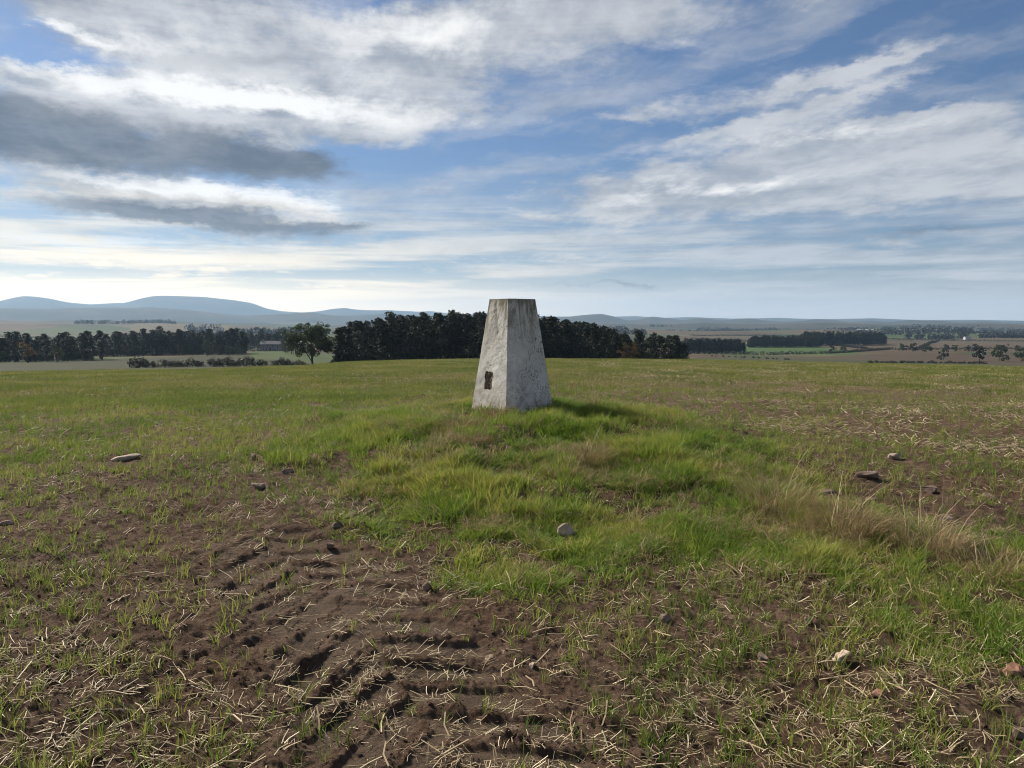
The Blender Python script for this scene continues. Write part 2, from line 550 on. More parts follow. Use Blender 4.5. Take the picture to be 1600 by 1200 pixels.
# ------------------------------------------------------------------ the farmland beyond the crest, down to the plain
def farm_colour(x, y):
    rng = np.random.default_rng(21)
    r = np.hypot(x, y); a = np.degrees(np.arctan2(x, y))
    # a patchwork of fields: nearest of scattered seeds, a little stretched
    pal = np.array([(.07, .11, .032), (.05, .09, .028), (.10, .07, .05), (.13, .095, .062), (.16, .13, .075), (.05, .06, .028), (.08, .11, .038), (.13, .10, .062)])
    n = 600
    sr = np.exp(rng.uniform(np.log(150), np.log(8500), n)); sa = rng.uniform(-62, 62, n)
    sx = np.log(sr) * 3.2; sy = sa / 9.0
    px_ = np.log(np.maximum(r, 1)) * 3.2 + 0.10 * fbm(x / 300, y / 300, 71, 2); py_ = a / 9.0 + 0.05 * fbm(x / 300, y / 300, 72, 2)
    best = np.full(x.shape, 1e9); bi = np.zeros(x.shape, int)
    for i in range(n):
        d = np.abs(px_ - sx[i]) * 1.3 + np.abs(py_ - sy[i])
        k_ = d < best
        best[k_] = d[k_]; bi[k_] = i
    c = pal[rng.integers(0, len(pal), n)][bi]
    # the fields one can name: azimuth (deg) / distance polygons
    for poly, colr in (
        ([(-60, 115), (-60, 300), (-36, 300), (-22, 420), (-17, 520), (-15, 300), (-15, 115)], (.040, .047, .021)),      # dull pasture before the left wood
        ([(-18.8, 300), (-18.8, 575), (-13, 575), (-13, 280)], (.075, .115, .032)),                                       # paddock below the house
        ([(13.0, 300), (13.0, 480), (22, 520), (30, 470), (45, 420), (45, 300)], (.075, .08, .036)),                     # stubble just over the crest
        ([(12.5, 490), (22.5, 560), (26, 700), (34, 740), (45, 700), (45, 430), (30, 475), (22, 525)], (.095, .068, .048)),  # ploughed
        ([(15.8, 640), (15.8, 1050), (20.5, 1000), (24.5, 720), (22, 600)], (.075, .145, .042)),                           # green winter crop
        ([(16.0, 1060), (21.0, 1020), (21.5, 1110), (16, 1160)], (.24, .20, .12)),                                        # pale track
        ([(21, 1010), (25, 740), (34, 780), (45, 760), (45, 1300), (24, 1350)], (.125, .09, .06)),                      # brown field
    ):
        d = polydist(a, np.log(np.maximum(r, 1)) * 20, [(p_[0], math.log(p_[1]) * 20) for p_ in poly])
        c = np.where((d > 0)[:, None], np.array(colr), c)
    tone = 1 + 0.22 * fbm(x / 60, y / 60, 73, 3)
    return c * tone[:, None] * .68


def farm_material():
    m, t, out = mat_new('farmland')
    pos = t.n('ShaderNodeNewGeometry').outputs['Position']
    n = t.noise(pos, .12, 5, .65)
    c = t.mixc(t.ss(n, .3, .7), t.attr('col', 'Color'), t.mixc(.5, t.attr('col', 'Color'), (.05, .045, .025)))
    principled(t, out, c, .95, .1)
    return m


az_f = np.concatenate([np.radians(np.linspace(-180, -46, 60)), np.radians(np.linspace(-45, 45, 620)), np.radians(np.linspace(46, 180, 60))])
rs_f = np.concatenate([np.geomspace(100, 1500, 330)[:-1], np.geomspace(1500, 9000, 120)])
fx, fy, fz, fF = polar_sheet(rs_f, az_f, lambda x, y: land(x, y) - 0.5 * (1 - sstep(np.hypot(x, y), 112, 125)))
me = mesh_np('farmland', np.c_[fx, fy, fz], fF, farm_material(), True, {'col': farm_colour(fx, fy)})
tag(link('farmland', me), 'patchwork of fields on the low ground beyond the crest', 'farmland', kind='structure')


# ------------------------------------------------------------------ hills on the skyline: azimuth, elevation (degrees) of the crest at a distance
def hill_mat():
    m, t, out = mat_new('moorland')
    pos = t.n('ShaderNodeNewGeometry').outputs['Position']
    n = t.noise(pos, .003, 6, .6)
    c = t.ramp(n, [(.3, (.022, .027, .018)), (.5, (.045, .045, .028)), (.7, (.075, .062, .040))])
    principled(t, out, c, .95, .1)
    return m


HM = hill_mat()


def hill_range(dist, depth, prof, seed, label, rough=0.05):
    a_ = np.radians([p_[0] for p_ in prof]); e_ = np.radians([p_[1] for p_ in prof])
    na, nd = 900, 40
    A = np.linspace(a_[0], a_[-1], na)
    # smooth the crest line
    E = np.interp(A, a_, e_); kern = np.hanning(7); kern /= kern.sum()
    E = np.convolve(np.pad(E, 3, 'edge'), kern, 'valid')
    E = E + rad(.14) * sstep(np.degrees(A), 0, 8)
    crest = EYE + dist * np.tan(E)
    T = np.linspace(-1, 1, nd)
    AA, TT = np.meshgrid(A, T)
    D = dist + TT * depth
    x = D * np.sin(AA); y = D * np.cos(AA)
    shape = np.cos(TT * math.pi / 2) ** 1.3
    base = -60.0
    rel = fbm(x / (depth * .5), y / (depth * .5), seed, 5)
    z = base + (crest[None] - base) * shape * (1 + rough * 6 * rel * (1 - shape)) 
    z = z + (crest[None] - base) * rough * .12 * fbm(x / (depth * .12), y / (depth * .12), seed + 3, 4) * shape
    idx = np.arange(na * nd).reshape(nd, na)
    F = np.stack([idx[:-1, :-1], idx[:-1, 1:], idx[1:, 1:], idx[1:, :-1]], -1).reshape(-1, 4)[:, ::-1]
    me = mesh_np('hills', np.c_[x.ravel(), y.ravel(), z.ravel()], F, HM, True)
    return tag(link('hills', me), label, 'hills', kind='structure')


hill_range(10400, 1500, [(-60, .9), (-48, 1.3), (-40, 1.2), (-36, 1.2), (-33.7, 1.38), (-33, 1.6), (-32.3, 1.78), (-31.6, 1.74), (-30.8, 1.62), (-29.8, 1.40), (-28.6, 1.30), (-27.6, 1.38), (-26.6, 1.42), (-25.6, 1.74), (-24.9, 1.9),
                         (-24, 1.94), (-22, 1.9), (-20, 1.72), (-18.6, 1.5), (-17.6, 1.12), (-16.5, .93), (-15.2, .86), (-14, .95), (-13, 1.13), (-12.2, 1.2), (-11.4, 1.08), (-10.2, 1.03), (-9, 1.05), (-8, .98), (-6.8, .94), (-6, .99), (-5, .85), (-3.6, .76),
                         (-2.6, .80), (-1.9, .86), (-1, .7), (1, .6), (2.2, .62), (3.2, .54), (5, .5), (7, .42), (9, .48), (11, .34), (13, .40), (16, .28), (19, .32), (22, .22), (25, .28), (28, .14), (31, .16), (34, .08), (40, .05), (60, 0)],
           301, 'pale blue range of rounded hills along the left skyline')
hill_range(6300, 900, [(-60, .6), (-45, .8), (-36, .98), (-33, 1.02), (-31, 1.0), (-29, 1.08), (-27, 1.12), (-25, 1.15), (-23, 1.02), (-21, .80), (-19, .62), (-17, .70), (-15.8, .80), (-14.4, .86), (-13.2, .66), (-12, .62), (-10.6, .70), (-8.9, .84), (-7.6, .62),
                       (-6, .64), (-4, .55), (-2, .5), (0, .45), (2.4, .5), (4, .48), (5.6, .62), (6.6, .66), (7.6, .44), (8.4, .16), (9.3, .22), (10.3, .46), (10.9, .38), (11.6, .30), (12.4, .16), (13.4, .32), (14.2, .30), (15.2, .14), (16.4, .28), (17.2, .30), (18.2, .14), (19.4, .06), (20.6, .10), (21.6, .24), (22.6, .18), (23.6, .04), (25, .10), (26, .0), (27.2, .16), (28.6, .14),
                       (30, .02), (31.6, .06), (33, -.08), (36, -.05), (60, -.2)],
           305, 'nearer blue grey foothills below the main range', .10)
hill_range(3900, 500, [(-60, .2), (-45, .25), (-36, .22), (-33, .16), (-30, .30), (-27, .24), (-24, .30), (-21, .10), (-18, .12), (-16, -.05), (-12, -.02), (-8, -.15), (-3, -.05), (2, -.12), (7, -.08), (10, -.14), (14, -.04), (18, -.12), (22, .0), (26, -.14), (30, -.08), (34, -.14), (45, -.2), (60, -.3)],
           309, 'low green rise of fields under the foothills', .07)

# ------------------------------------------------------------------ the hazy air
hm = bpy.data.materials.new('haze'); hm.use_nodes = True
ht = NT(hm.node_tree)
ho = ht.n('ShaderNodeOutputMaterial')
pv = ht.n('ShaderNodeVolumePrincipled')
pv.inputs['Color'].default_value = (.46, .70, 1.0, 1)
pv.inputs['Density'].default_value = 0.75e-4
pv.inputs['Anisotropy'].default_value = 0.25
ht.put(ho.inputs['Volume'], pv.outputs[0])
bm = bmesh.new(); bmesh.ops.create_cube(bm, size=1.0)
bmesh.ops.scale(bm, vec=(25000, 25000, 450), verts=bm.verts); bmesh.ops.translate(bm, vec=(0, 0, 150), verts=bm.verts)
me = bpy.data.meshes.new('haze'); bm.to_mesh(me); bm.free(); me.materials.append(hm)
tag(link('haze', me), 'thin pale haze lying over the far country', 'haze', kind='stuff')


# ------------------------------------------------------------------ the concrete survey pillar
def concrete(name, base_shift=0.0):
    m, t, out = mat_new(name)
    tc = t.n('ShaderNodeTexCoord').outputs['Object']
    x, y, z = t.sep(tc)
    streak = t.noise(t.comb(t.m('MULTIPLY', x, 22), t.m('MULTIPLY', y, 22), t.m('MULTIPLY', z, 1.6)), 1.0, 4, .6)
    big = t.noise(tc, 3.2, 5, .6)
    mid = t.noise(tc, 17, 5, .65)
    fine = t.noise(tc, 75, 4, .7)
    speck = t.noise(tc, 48, 6, .78)
    c = t.mixc(t.ss(big, .3, .7), (.50, .475, .435), (.66, .635, .59))
    c = t.mixc(t.m('MULTIPLY', t.ss(mid, .46, .74), .5), c, (.36, .34, .31))
    # rain streaks and algae running down from the top edge
    top = t.ss(z, .55, 1.2)
    c = t.mixc(t.m('MULTIPLY', t.m('MULTIPLY', t.ss(streak, .40, .62), top), .95), c, (.19, .17, .115))
    c = t.mixc(t.m('MULTIPLY', t.ss(z, 1.13, 1.215), .6), c, (.17, .155, .11))
    # dark lichen specks, gathered in patches, more on the shady side (+x of the pillar)
    gather = t.m('ADD', t.m('MULTIPLY', t.ss(t.noise(tc, 4.5, 4, .6), .42, .66), t.ss(x, -.29, -.2, .35, 1.0)), t.m('MULTIPLY', t.ss(y, .05, -.3), 0.22))
    c = t.mixc(t.m('MULTIPLY', t.m('MULTIPLY', t.ss(speck, .50, .60), gather), .9), c, (.085, .082, .07))
    # soil splash near the foot
    foot = t.m('MULTIPLY', t.ss(z, .42, .04), t.ss(mid, .35, .65))
    c = t.mixc(t.m('MULTIPLY', foot, .6), c, (.30, .215, .145))
    # flaked patches where the paint skin has come off
    flake = t.ss(t.noise(t.comb(t.m('MULTIPLY', x, 1.4), y, t.m('MULTIPLY', z, .8)), 8.5, 5, .62, .4), .635, .66)
    c = t.mixc(t.m('MULTIPLY', flake, .75), c, (.235, .21, .175))
    b = t.m('ADD', t.m('MULTIPLY', mid, .5), t.m('ADD', t.m('MULTIPLY', fine, .3), t.m('MULTIPLY', flake, -.5)))
    principled(t, out, c, .92, .15, b, .75, .012)
    return m


CONC = concrete('weathered_concrete')
PX, PY = 0.005, 8.47
PZ = 0.61
PROT = rad(-47)   # the bracket face looks left towards the sun, the other face right


def frustum_rings(w0, w1, h, ch, rows, seed, z0=0.0, rough=.0042, sub=14):
    """square frustum with chamfered corners, rings of points with a little casting unevenness"""
    V = []
    n = None
    for i in range(rows):
        t = i / (rows - 1)
        hw = (w0 + (w1 - w0) * t) / 2
        c = ch * (0.85 + 0.3 * (1 - t))
        corners = [(hw, -hw + c), (hw, hw - c), (hw - c, hw), (-hw + c, hw), (-hw, hw - c), (-hw, -hw + c), (-hw + c, -hw), (hw - c, -hw)]
        ring = []
        for k_ in range(8):
            p, q = np.array(corners[k_]), np.array(corners[(k_ + 1) % 8])
            ns = sub if k_ % 2 == 0 else 3
            for j in range(ns):
                ring.append(p + (q - p) * j / ns)
        ring = np.array(ring); n = len(ring)
        z = z0 + h * t
        ang = np.arctan2(ring[:, 1], ring[:, 0])
        d = rough * fbm(ang * 5.0 + seed, np.full(n, z * 14.0), seed, 5, .62)
        nrm = ring / np.linalg.norm(ring, axis=1)[:, None]
        ring = ring + nrm * d[:, None]
        V += [(a_, b_, z) for a_, b_ in ring]
    F = []
    for i in range(rows - 1):
        for j in range(n):
            F.append((i * n + j, i * n + (j + 1) % n, (i + 1) * n + (j + 1) % n, (i + 1) * n + j))
    return V, F, n


pillar = link('survey_pillar', None, loc=(PX, PY, PZ), rot=(0, 0, PROT + rad(90)))
tag(pillar, 'tall tapering white concrete survey pillar standing on the grassy mound', 'pillar')
V, F, n = frustum_rings(.715, .408, 1.215, .066, 46, 3)
top0 = (46 - 1) * n
V2 = list(V)
V2.append((0, 0, 1.224)); ci = len(V2) - 1
F2 = list(F) + [(top0 + j, top0 + (j + 1) % n, ci) for j in range(n)] + [tuple(range(n))[::-1]]
me = bpy.data.meshes.new('shaft'); me.from_pydata(V2, [], F2); me.materials.append(CONC); me.update()
shaft = link('shaft', me, pillar)
# cut the bracket recess into the face that looks left
cut_bm = bmesh.new(); bmesh.ops.create_cube(cut_bm, size=1.0)
bmesh.ops.subdivide_edges(cut_bm, edges=cut_bm.edges, cuts=7, use_grid_fill=True)
rr = random.Random(5)
# in pillar space the faces are +x,-x,+y,-y; the left one is -x
hole_c = Vector((-.325, .045, .335))
for v in cut_bm.verts:
    v.co = Vector((v.co.x * .12, v.co.y * .125, v.co.z * .195)) + Vector((0, rr.uniform(-.007, .007), rr.uniform(-.009, .009)))
    v.co += hole_c
cme = bpy.data.meshes.new('cut'); cut_bm.to_mesh(cme); cut_bm.free()
cutter = link('cut', cme, pillar)
md = shaft.modifiers.new('recess', 'BOOLEAN'); md.operation = 'DIFFERENCE'; md.solver = 'EXACT'; md.object = cutter
bpy.context.view_layer.update()
dg = bpy.context.evaluated_depsgraph_get()
newme = bpy.data.meshes.new_from_object(shaft.evaluated_get(dg))
shaft.modifiers.clear(); shaft.data = newme; newme.name = 'shaft'
bpy.data.objects.remove(cutter)
for p_ in newme.polygons:
    p_.use_smooth = False


def rubble_mat():
    m, t, out = mat_new('rusty_mortar')
    tc = t.n('ShaderNodeTexCoord').outputs['Object']
    n1 = t.noise(tc, 30, 5, .7)
    c = t.ramp(n1, [(.3, (.06, .042, .03)), (.5, (.17, .125, .09)), (.7, (.33, .27, .21))])
    principled(t, out, c, .95, .1, n1, .8, .01)
    return m


RUB = rubble_mat()
# broken mortar inside the recess
g = 15
V = []; 
for i in range(g):
    for j in range(g):
        u = -.5 + i / (g - 1); v = -.5 + j / (g - 1)
        V.append((-.297 + .018 * float(fbm(np.array(i * .55), np.array(j * .45), 77, 3)) - .010 * (abs(u) * 2) ** 4, hole_c.y - u * .125, hole_c.z + v * .20))
F = [(i * g + j, (i + 1) * g + j, (i + 1) * g + j + 1, i * g + j + 1) for i in range(g - 1) for j in range(g - 1)]
me = bpy.data.meshes.new('bracket_recess'); me.from_pydata(V, [], F); me.materials.append(RUB)
o = link('bracket_recess', me, pillar); o['label'] = 'dark broken recess with crumbling brown mortar'
# the footing shows at one corner
V, F, n = frustum_rings(.80, .72, .12, .05, 8, 9, rough=.02)
t0 = 7 * n
V.append((0, 0, .125)); F += [(t0 + j, t0 + (j + 1) % n, len(V) - 1) for j in range(n)]
me = bpy.data.meshes.new('footing'); me.from_pydata([(a_ + .105, b_ - .025, c_ - .055) for a_, b_, c_ in V], [], F); me.materials.append(CONC)
link('footing', me, pillar)


# ------------------------------------------------------------------ stones
def stone_mesh(name, seed, dims, mat, angular=.5):
    rg = np.random.default_rng(seed)
    bm = bmesh.new()
    for _ in range(13):
        p = rg.normal(size=3); p /= np.linalg.norm(p)
        p = np.sign(p) * np.abs(p) ** (0.75)
        p *= rg.uniform(.8, 1.0)
        bm.verts.new((p[0] * dims[0] / 2, p[1] * dims[1] / 2, p[2] * dims[2] / 2))
    bmesh.ops.convex_hull(bm, input=bm.verts)
    bmesh.ops.delete(bm, geom=[v for v in bm.verts if not v.link_faces], context='VERTS')
    bmesh.ops.bevel(bm, geom=list(bm.edges), offset=min(dims) * .05, segments=1, affect='EDGES', profile=.6)
    bmesh.ops.triangulate(bm, faces=bm.faces)
    bmesh.ops.subdivide_edges(bm, edges=[e for e in bm.edges if e.calc_length() > max(dims) * .16], cuts=1)
    bmesh.ops.triangulate(bm, faces=bm.faces)
    bm.normal_update()
    from mathutils import noise as mn
    for v in bm.verts:
        q = v.co * (5.0 / max(dims)) + Vector((seed * 3.1, 0, 0))
        v.co += v.normal * (mn.noise(q) * .09 + mn.noise(q * 3) * .05) * min(dims)
    me = bpy.data.meshes.new(name); bm.to_mesh(me); bm.free()
    me.materials.append(mat)
    for p in me.polygons:
        p.use_smooth = False
    return me


def stone_mat(name, c0, c1):
    m, t, out = mat_new(name)
    tc = t.n('ShaderNodeTexCoord').outputs['Object']
    a_ = t.noise(tc, 9, 6, .65); b_ = t.noise(tc, 60, 5, .7)
    c = t.mixc(t.ss(a_, .35, .65), c0, c1)
    c = t.mixc(t.m('MULTIPLY', t.ss(b_, .45, .65), .5), c, tuple(v * .55 for v in c0))
    z = t.sep(t.n('ShaderNodeTexCoord').outputs['Generated'])[2]
    c = t.mixc(t.m('MULTIPLY', t.ss(t.m('ADD', z, t.m('MULTIPLY', a_, .4)), .62, .30), .8), c, (.075, .052, .038))   # soil still clinging
    principled(t, out, c, .9, .2, t.m('ADD', a_, t.m('MULTIPLY', b_, .5)), .5, .01)
    return m


PALE = stone_mat('pale_sandstone', (.34, .265, .195), (.44, .355, .27))
PINK = stone_mat('pinkish_stone', (.20, .14, .112), (.29, .215, .18))
BROWN = stone_mat('brown_stone', (.12, .085, .066), (.19, .14, .112))
GREY = stone_mat('grey_brown_stone', (.19, .142, .105), (.26, .20, .15))
RED = stone_mat('rust_red_stone', (.20, .105, .070), (.27, .15, .105))

STONES = [  # x, y, dims, material, turn, sink, label
    (-3.57, 7.05, (.40, .28, .11), PALE, 20, .32, 'flat pale stone lying alone in the crop at far left'),
    (.35, 4.86, (.16, .13, .15), PALE, 40, -.05, 'pale pinkish block in the green grass below the pillar'),
    (-.45, 4.0, (.085, .075, .08), PINK, 10, .25, 'small pink stone at the edge between grass and bare soil'),
    (3.51, 7.0, (.24, .17, .11), PALE, 75, .25, 'pale wedge shaped stone farthest back on the right'),
    (2.86, 6.13, (.24, .17, .11), BROWN, 10, .25, 'brown slab half sunk in soil right of the mound'),
    (2.38, 5.68, (.24, .12, .05), GREY, 5, .30, 'thin grey slab beside the tall dry grass'),
    (2.62, 5.55, (.16, .10, .06), BROWN, 30, .35, 'small brown slab next to the thin grey slab'),
    (3.0, 5.22, (.12, .10, .08), PINK, 60, .3, 'dull pink stone in straw behind the dry tussocks'),
    (3.25, 5.88, (.16, .13, .11), BROWN, 15, .35, 'rounded brown stone in the dark soil strip on the right'),
    (3.62, 5.75, (.17, .12, .07), BROWN, 80, .35, 'rightmost brown stone in the dark soil strip'),
    (1.41, 3.2, (.105, .085, .105), PALE, 25, .25, 'pale upright angular stone among straw in the right foreground'),
    (1.09, 3.22, (.085, .07, .065), GREY, 70, .25, 'grey brown stone left of the pale angular stone'),
    (1.42, 2.88, (.085, .07, .05), RED, 5, .25, 'flat rust red stone in the right foreground'),
    (1.39, 3.52, (.06, .05, .06), GREY, 35, .2, 'small grey stone in grass behind the pale angular stone'),
    (.73, 3.58, (.085, .07, .06), GREY, 50, .3, 'dark grey stone in straw right of centre'),
    (-2.02, 6.02, (.17, .12, .08), GREY, 15, .35, 'grey stone in thin crop left of the mound'),
    (-1.9, 6.46, (.18, .14, .08), BROWN, 65, .45, 'low brown stone just behind the grey stone left of the mound'),
    (-2.34, 6.95, (.14, .10, .10), BROWN, 100, .3, 'brown stone with bright straw against it left of the mound'),
    (-3.34, 5.0, (.12, .09, .05), PINK, 10, .3, 'pale pink stone cut by the left edge of the view'),
    (-1.16, 5.0, (.10, .08, .07), BROWN, 25, .35, 'dark brown stone at the left foot of the mound'),
    (-1.12, 4.68, (.09, .07, .07), BROWN, 70, .3, 'small dark stone in front of the brown one left of the mound'),
    (2.05, 3.05, (.13, .10, .09), RED, 40, .35, 'dull red stone at the right edge of the view'),
    (1.80, 2.62, (.08, .06, .06), BROWN, 0, .35, 'brown stone nearest the lower right corner'),
    (-.10, 3.28, (.06, .05, .04), GREY, 0, .3, 'small flat grey stone on bare soil in the centre foreground'),
    (.09, 3.2, (.05, .045, .045), PALE, 50, .3, 'tiny pale stone on bare soil in the centre foreground'),
]
for i, (x, y, dm, mt, turn, sink, lab) in enumerate(STONES):
    z = float(ground(np.array([x]), np.array([y]))[0])
    o = link('stone', stone_mesh('stone', 40 + i, tuple(v * .88 for v in dm), mt), loc=(x, y, z + dm[2] * (.42 - sink)), rot=(rad((i * 37 % 17) - 8), rad((i * 53 % 19) - 9), rad(turn)))
    tag(o, lab, 'stone', 'stones lying in the field')


# ------------------------------------------------------------------ grass, crop, straw and clods: scattered pieces
def blades(n, rad_, h, lean, width, seed, segs=3, droop=.5, upright=.2):
    """a tuft of n tapering, bending blades"""
    rg = np.random.default_rng(seed)
    V = []; F = []; T = []
    for b in range(n):
        a = rg.uniform(0, 2 * math.pi); rr_ = rad_ * math.sqrt(rg.uniform())
        x0, y0 = rr_ * math.cos(a), rr_ * math.sin(a)
        th = a + rg.normal(0, .9)
        H = h * rg.uniform(.5, 1.15)
        L = lean * rg.uniform(upright, 1.0) * H
        wd = width * rg.uniform(.7, 1.3)
        fa = rg.uniform(0, math.pi)
        tint = rg.uniform()
        base = len(V)
        for s_ in range(segs + 1):
            t = s_ / segs
            bend = L * t ** 1.7
            z = H * (t - droop * .45 * lean * t ** 2.5) - .015 * (s_ == 0)
            cx = x0 + math.cos(th) * bend; cy = y0 + math.sin(th) * bend
            ww = wd * .5 * (1 - t ** 1.6) + .0002
            ox, oy = math.cos(fa) * ww, math.sin(fa) * ww
            if s_ < segs:
                V += [(cx - ox, cy - oy, z), (cx + ox, cy + oy, z)]; T += [tint, tint]
            else:
                V += [(cx, cy, z)]; T += [tint]
        for s_ in range(segs - 1):
            i0 = base + 2 * s_
            F.append((i0, i0 + 1, i0 + 3)); F.append((i0, i0 + 3, i0 + 2))
        i0 = base + 2 * (segs - 1)
        F.append((i0, i0 + 1, i0 + 2))
    return np.array(V), np.array(F), np.array(T)


def straws(n, rad_, lmin, lmax, wd, seed, lift=.25):
    """little bundle of cut straws, four-sided and sometimes kinked"""
    rg = np.random.default_rng(seed)
    V = []; F = []; T = []
    th0 = rg.uniform(0, math.pi)
    for b in range(n):
        a = rg.uniform(0, 2 * math.pi); rr_ = rad_ * math.sqrt(rg.uniform())
        c = np.array([rr_ * math.cos(a), rr_ * math.sin(a), .006 + .012 * rg.uniform()])
        th = th0 + rg.normal(0, .6 if n > 1 else .01)
        L = rg.uniform(lmin, lmax); pitch = rg.normal(0, lift)
        d = np.array([math.cos(th) * math.cos(pitch), math.sin(th) * math.cos(pitch), abs(math.sin(pitch))])
        kink = rg.normal(0, .24, 3); kink[2] = abs(kink[2]) * .4
        pts = [c - d * L * .5 * (1 if pitch == 0 else .2), c + d * L * .3 + kink * L * .22, c + d * L * .8]
        wq = wd * rg.uniform(.65, 1.25); tint = rg.uniform()
        base = len(V)
        side = np.array([-d[1], d[0], 0]); side /= np.linalg.norm(side) + 1e-9
        up = np.cross(d, side)
        for k_, p in enumerate(pts):
            for sx, sy in ((1, .6), (-1, .6), (-1, -.6), (1, -.6)):
                V.append(p + (side * sx + up * sy) * wq * .5); T.append(tint)
        for k_ in range(2):
            for j in range(4):
                F.append((base + 4 * k_ + j, base + 4 * k_ + (j + 1) % 4, base + 4 * k_ + 4 + (j + 1) % 4, base + 4 * k_ + 4 + j))
        F.append((base, base + 3, base + 2, base + 1)); F.append((base + 8, base + 9, base + 10, base + 11))
    return np.array(V), np.array(F), np.array(T)


def scatter(name, meshes, P, rotz, scl, idx, tilt=None):
    """one object that instances the given meshes on points"""
    me = bpy.data.meshes.new(name)
    me.vertices.add(len(P)); me.vertices.foreach_set('co', np.asarray(P, np.float32).ravel())
    R = np.zeros((len(P), 3), np.float32); R[:, 2] = rotz
    if tilt is not None:
        R[:, 0] = tilt[:, 0]; R[:, 1] = tilt[:, 1]
    at = me.attributes.new('rot', 'FLOAT_VECTOR', 'POINT'); at.data.foreach_set('vector', R.ravel())
    sc_ = np.asarray(scl, np.float32)
    if sc_.ndim == 1:
        sc_ = np.repeat(sc_[:, None], 3, 1)
    at = me.attributes.new('scl', 'FLOAT_VECTOR', 'POINT'); at.data.foreach_set('vector', sc_.ravel())
    at = me.attributes.new('idx', 'INT', 'POINT'); at.data.foreach_set('value', np.asarray(idx, np.int32))
    o = link(name, me)
    src = bpy.data.collections.new(name + '_source')
    for i, m_ in enumerate(meshes):
        src.objects.link(bpy.data.objects.new('%s_source_%02d' % (name, i), m_))
    g = bpy.data.node_groups.new(name, 'GeometryNodeTree')
    g.interface.new_socket('Geometry', in_out='INPUT', socket_type='NodeSocketGeometry')
    g.interface.new_socket('Geometry', in_out='OUTPUT', socket_type='NodeSocketGeometry')
    N, Lk = g.nodes, g.links
    gi = N.new('NodeGroupInput'); go = N.new('NodeGroupOutput')
    ci_ = N.new('GeometryNodeCollectionInfo'); ci_.inputs['Collection'].default_value = src
    ci_.inputs['Separate Children'].default_value = True; ci_.inputs['Reset Children'].default_value = True
    ip = N.new('GeometryNodeInstanceOnPoints'); ip.inputs['Pick Instance'].default_value = True

    def at_(nm, ty):
        a_ = N.new('GeometryNodeInputNamedAttribute'); a_.data_type = ty; a_.inputs['Name'].default_value = nm
        return a_.outputs['Attribute']
    Lk.new(gi.outputs[0], ip.inputs['Points']); Lk.new(ci_.outputs[0], ip.inputs['Instance'])
    Lk.new(at_('idx', 'INT'), ip.inputs['Instance Index'])
    e2r = N.new('FunctionNodeEulerToRotation')
    Lk.new(at_('rot', 'FLOAT_VECTOR'), e2r.inputs[0]); Lk.new(e2r.outputs[0], ip.inputs['Rotation'])
    Lk.new(at_('scl', 'FLOAT_VECTOR'), ip.inputs['Scale'])
    Lk.new(ip.outputs[0], go.inputs[0])
    o.modifiers.new('scatter', 'NODES').node_group = g
    return o


def sample_area(n, rmin, rmax, amax=40, power=1.0):
    """random ground points in the wedge the photograph looks over, density ~ r**-power relative to area"""
    u = RNG.uniform(size=n)
    e = 2.0 - power
    if abs(e) < 1e-6:
        r = rmin * (rmax / rmin) ** u
    else:
        r = (rmin ** e + u * (rmax ** e - rmin ** e)) ** (1 / e)
    a = np.radians(RNG.uniform(-amax, amax, n))
    return r * np.sin(a), r * np.cos(a)


def off_pillar(x, y, m_=.02):
    ok = np.hypot(x - .54, y - 8.10) > .20         # the footing shows at this corner
    for st in STONES:                              # and the turf is parted round the stones
        ok &= np.hypot(x - st[0], (y - st[1] + st[2][0] * .35) * .75) > st[2][0] * .50
    c, s_ = math.cos(PROT + rad(90)), math.sin(PROT + rad(90))
    u = (x - PX) * c + (y - PY) * s_; v = -(x - PX) * s_ + (y - PY) * c
    return ok & ((np.abs(u) > .33 + m_) | (np.abs(v) > .33 + m_))


GRASS = leaf_mat('grass_leaf', (.074, .138, .016), (.180, .268, .034), (.35, .325, .082), trans=.45, patch=1.1)
CROP = leaf_mat('crop_leaf', (.080, .140, .022), (.165, .230, .038), (.30, .29, .08), trans=.45, patch=.8)
FARCROP = leaf_mat('field_crop_leaf', (.092, .135, .025), (.165, .195, .042), (.28, .245, .09), trans=.4, patch=.35)
DEAD = leaf_mat('dead_leaf', (.17, .115, .055), (.33, .245, .13), (.50, .41, .26), trans=.3, rough=.7)
STRAW = leaf_mat('straw', (.24, .18, .10), (.45, .36, .22), (.70, .60, .42), trans=.05, rough=.55, spec=.3)


def srcs(name, fn, mat, k_, **kw):
    out = []
    for i in range(k_):
        V, F, T = fn(seed=900 + i * 13 + len(name), **kw)
        out.append(mesh_np(name, V, F, mat, False, {'tint': T}))
    return out


# lush turf on the mound
x, y = sample_area(188000, 3.0, 12.0, 50, .6)
keep = (RNG.uniform(size=len(x)) < lushness(x, y) * .62) & off_pillar(x, y)
x, y = x[keep], y[keep]
z = ground(x, y, False)
hgt = .38 + .55 * sstep(fbm(x / .6, y / .6, 65, 3), -.4, .5) + .55 * sstep(fbm(x / .2, y / .2, 66, 2), 0, .6)
hgt *= np.where(y < 5.2, .85, 1.0)
hgt += .15 * np.exp(-(((x - PX) / .75) ** 2 + ((y - PY) / .75) ** 2) ** 2)
ms = srcs('lush_grass', blades, GRASS, 7, n=20, rad_=.06, h=.125, lean=.85, width=.0054)
N_ = len(x)
o = scatter('lush_grass', ms, np.c_[x, y, z], RNG.uniform(0, 6.28, N_), np.c_[np.full(N_, 1.0), np.full(N_, 1.0), hgt] * RNG.uniform(.8, 1.15, N_)[:, None], RNG.integers(0, 7, N_), RNG.normal(0, .14, (N_, 2)))
tag(o, 'thick bright green grass covering the mound', 'grass', kind='stuff')
print('lush', N_)

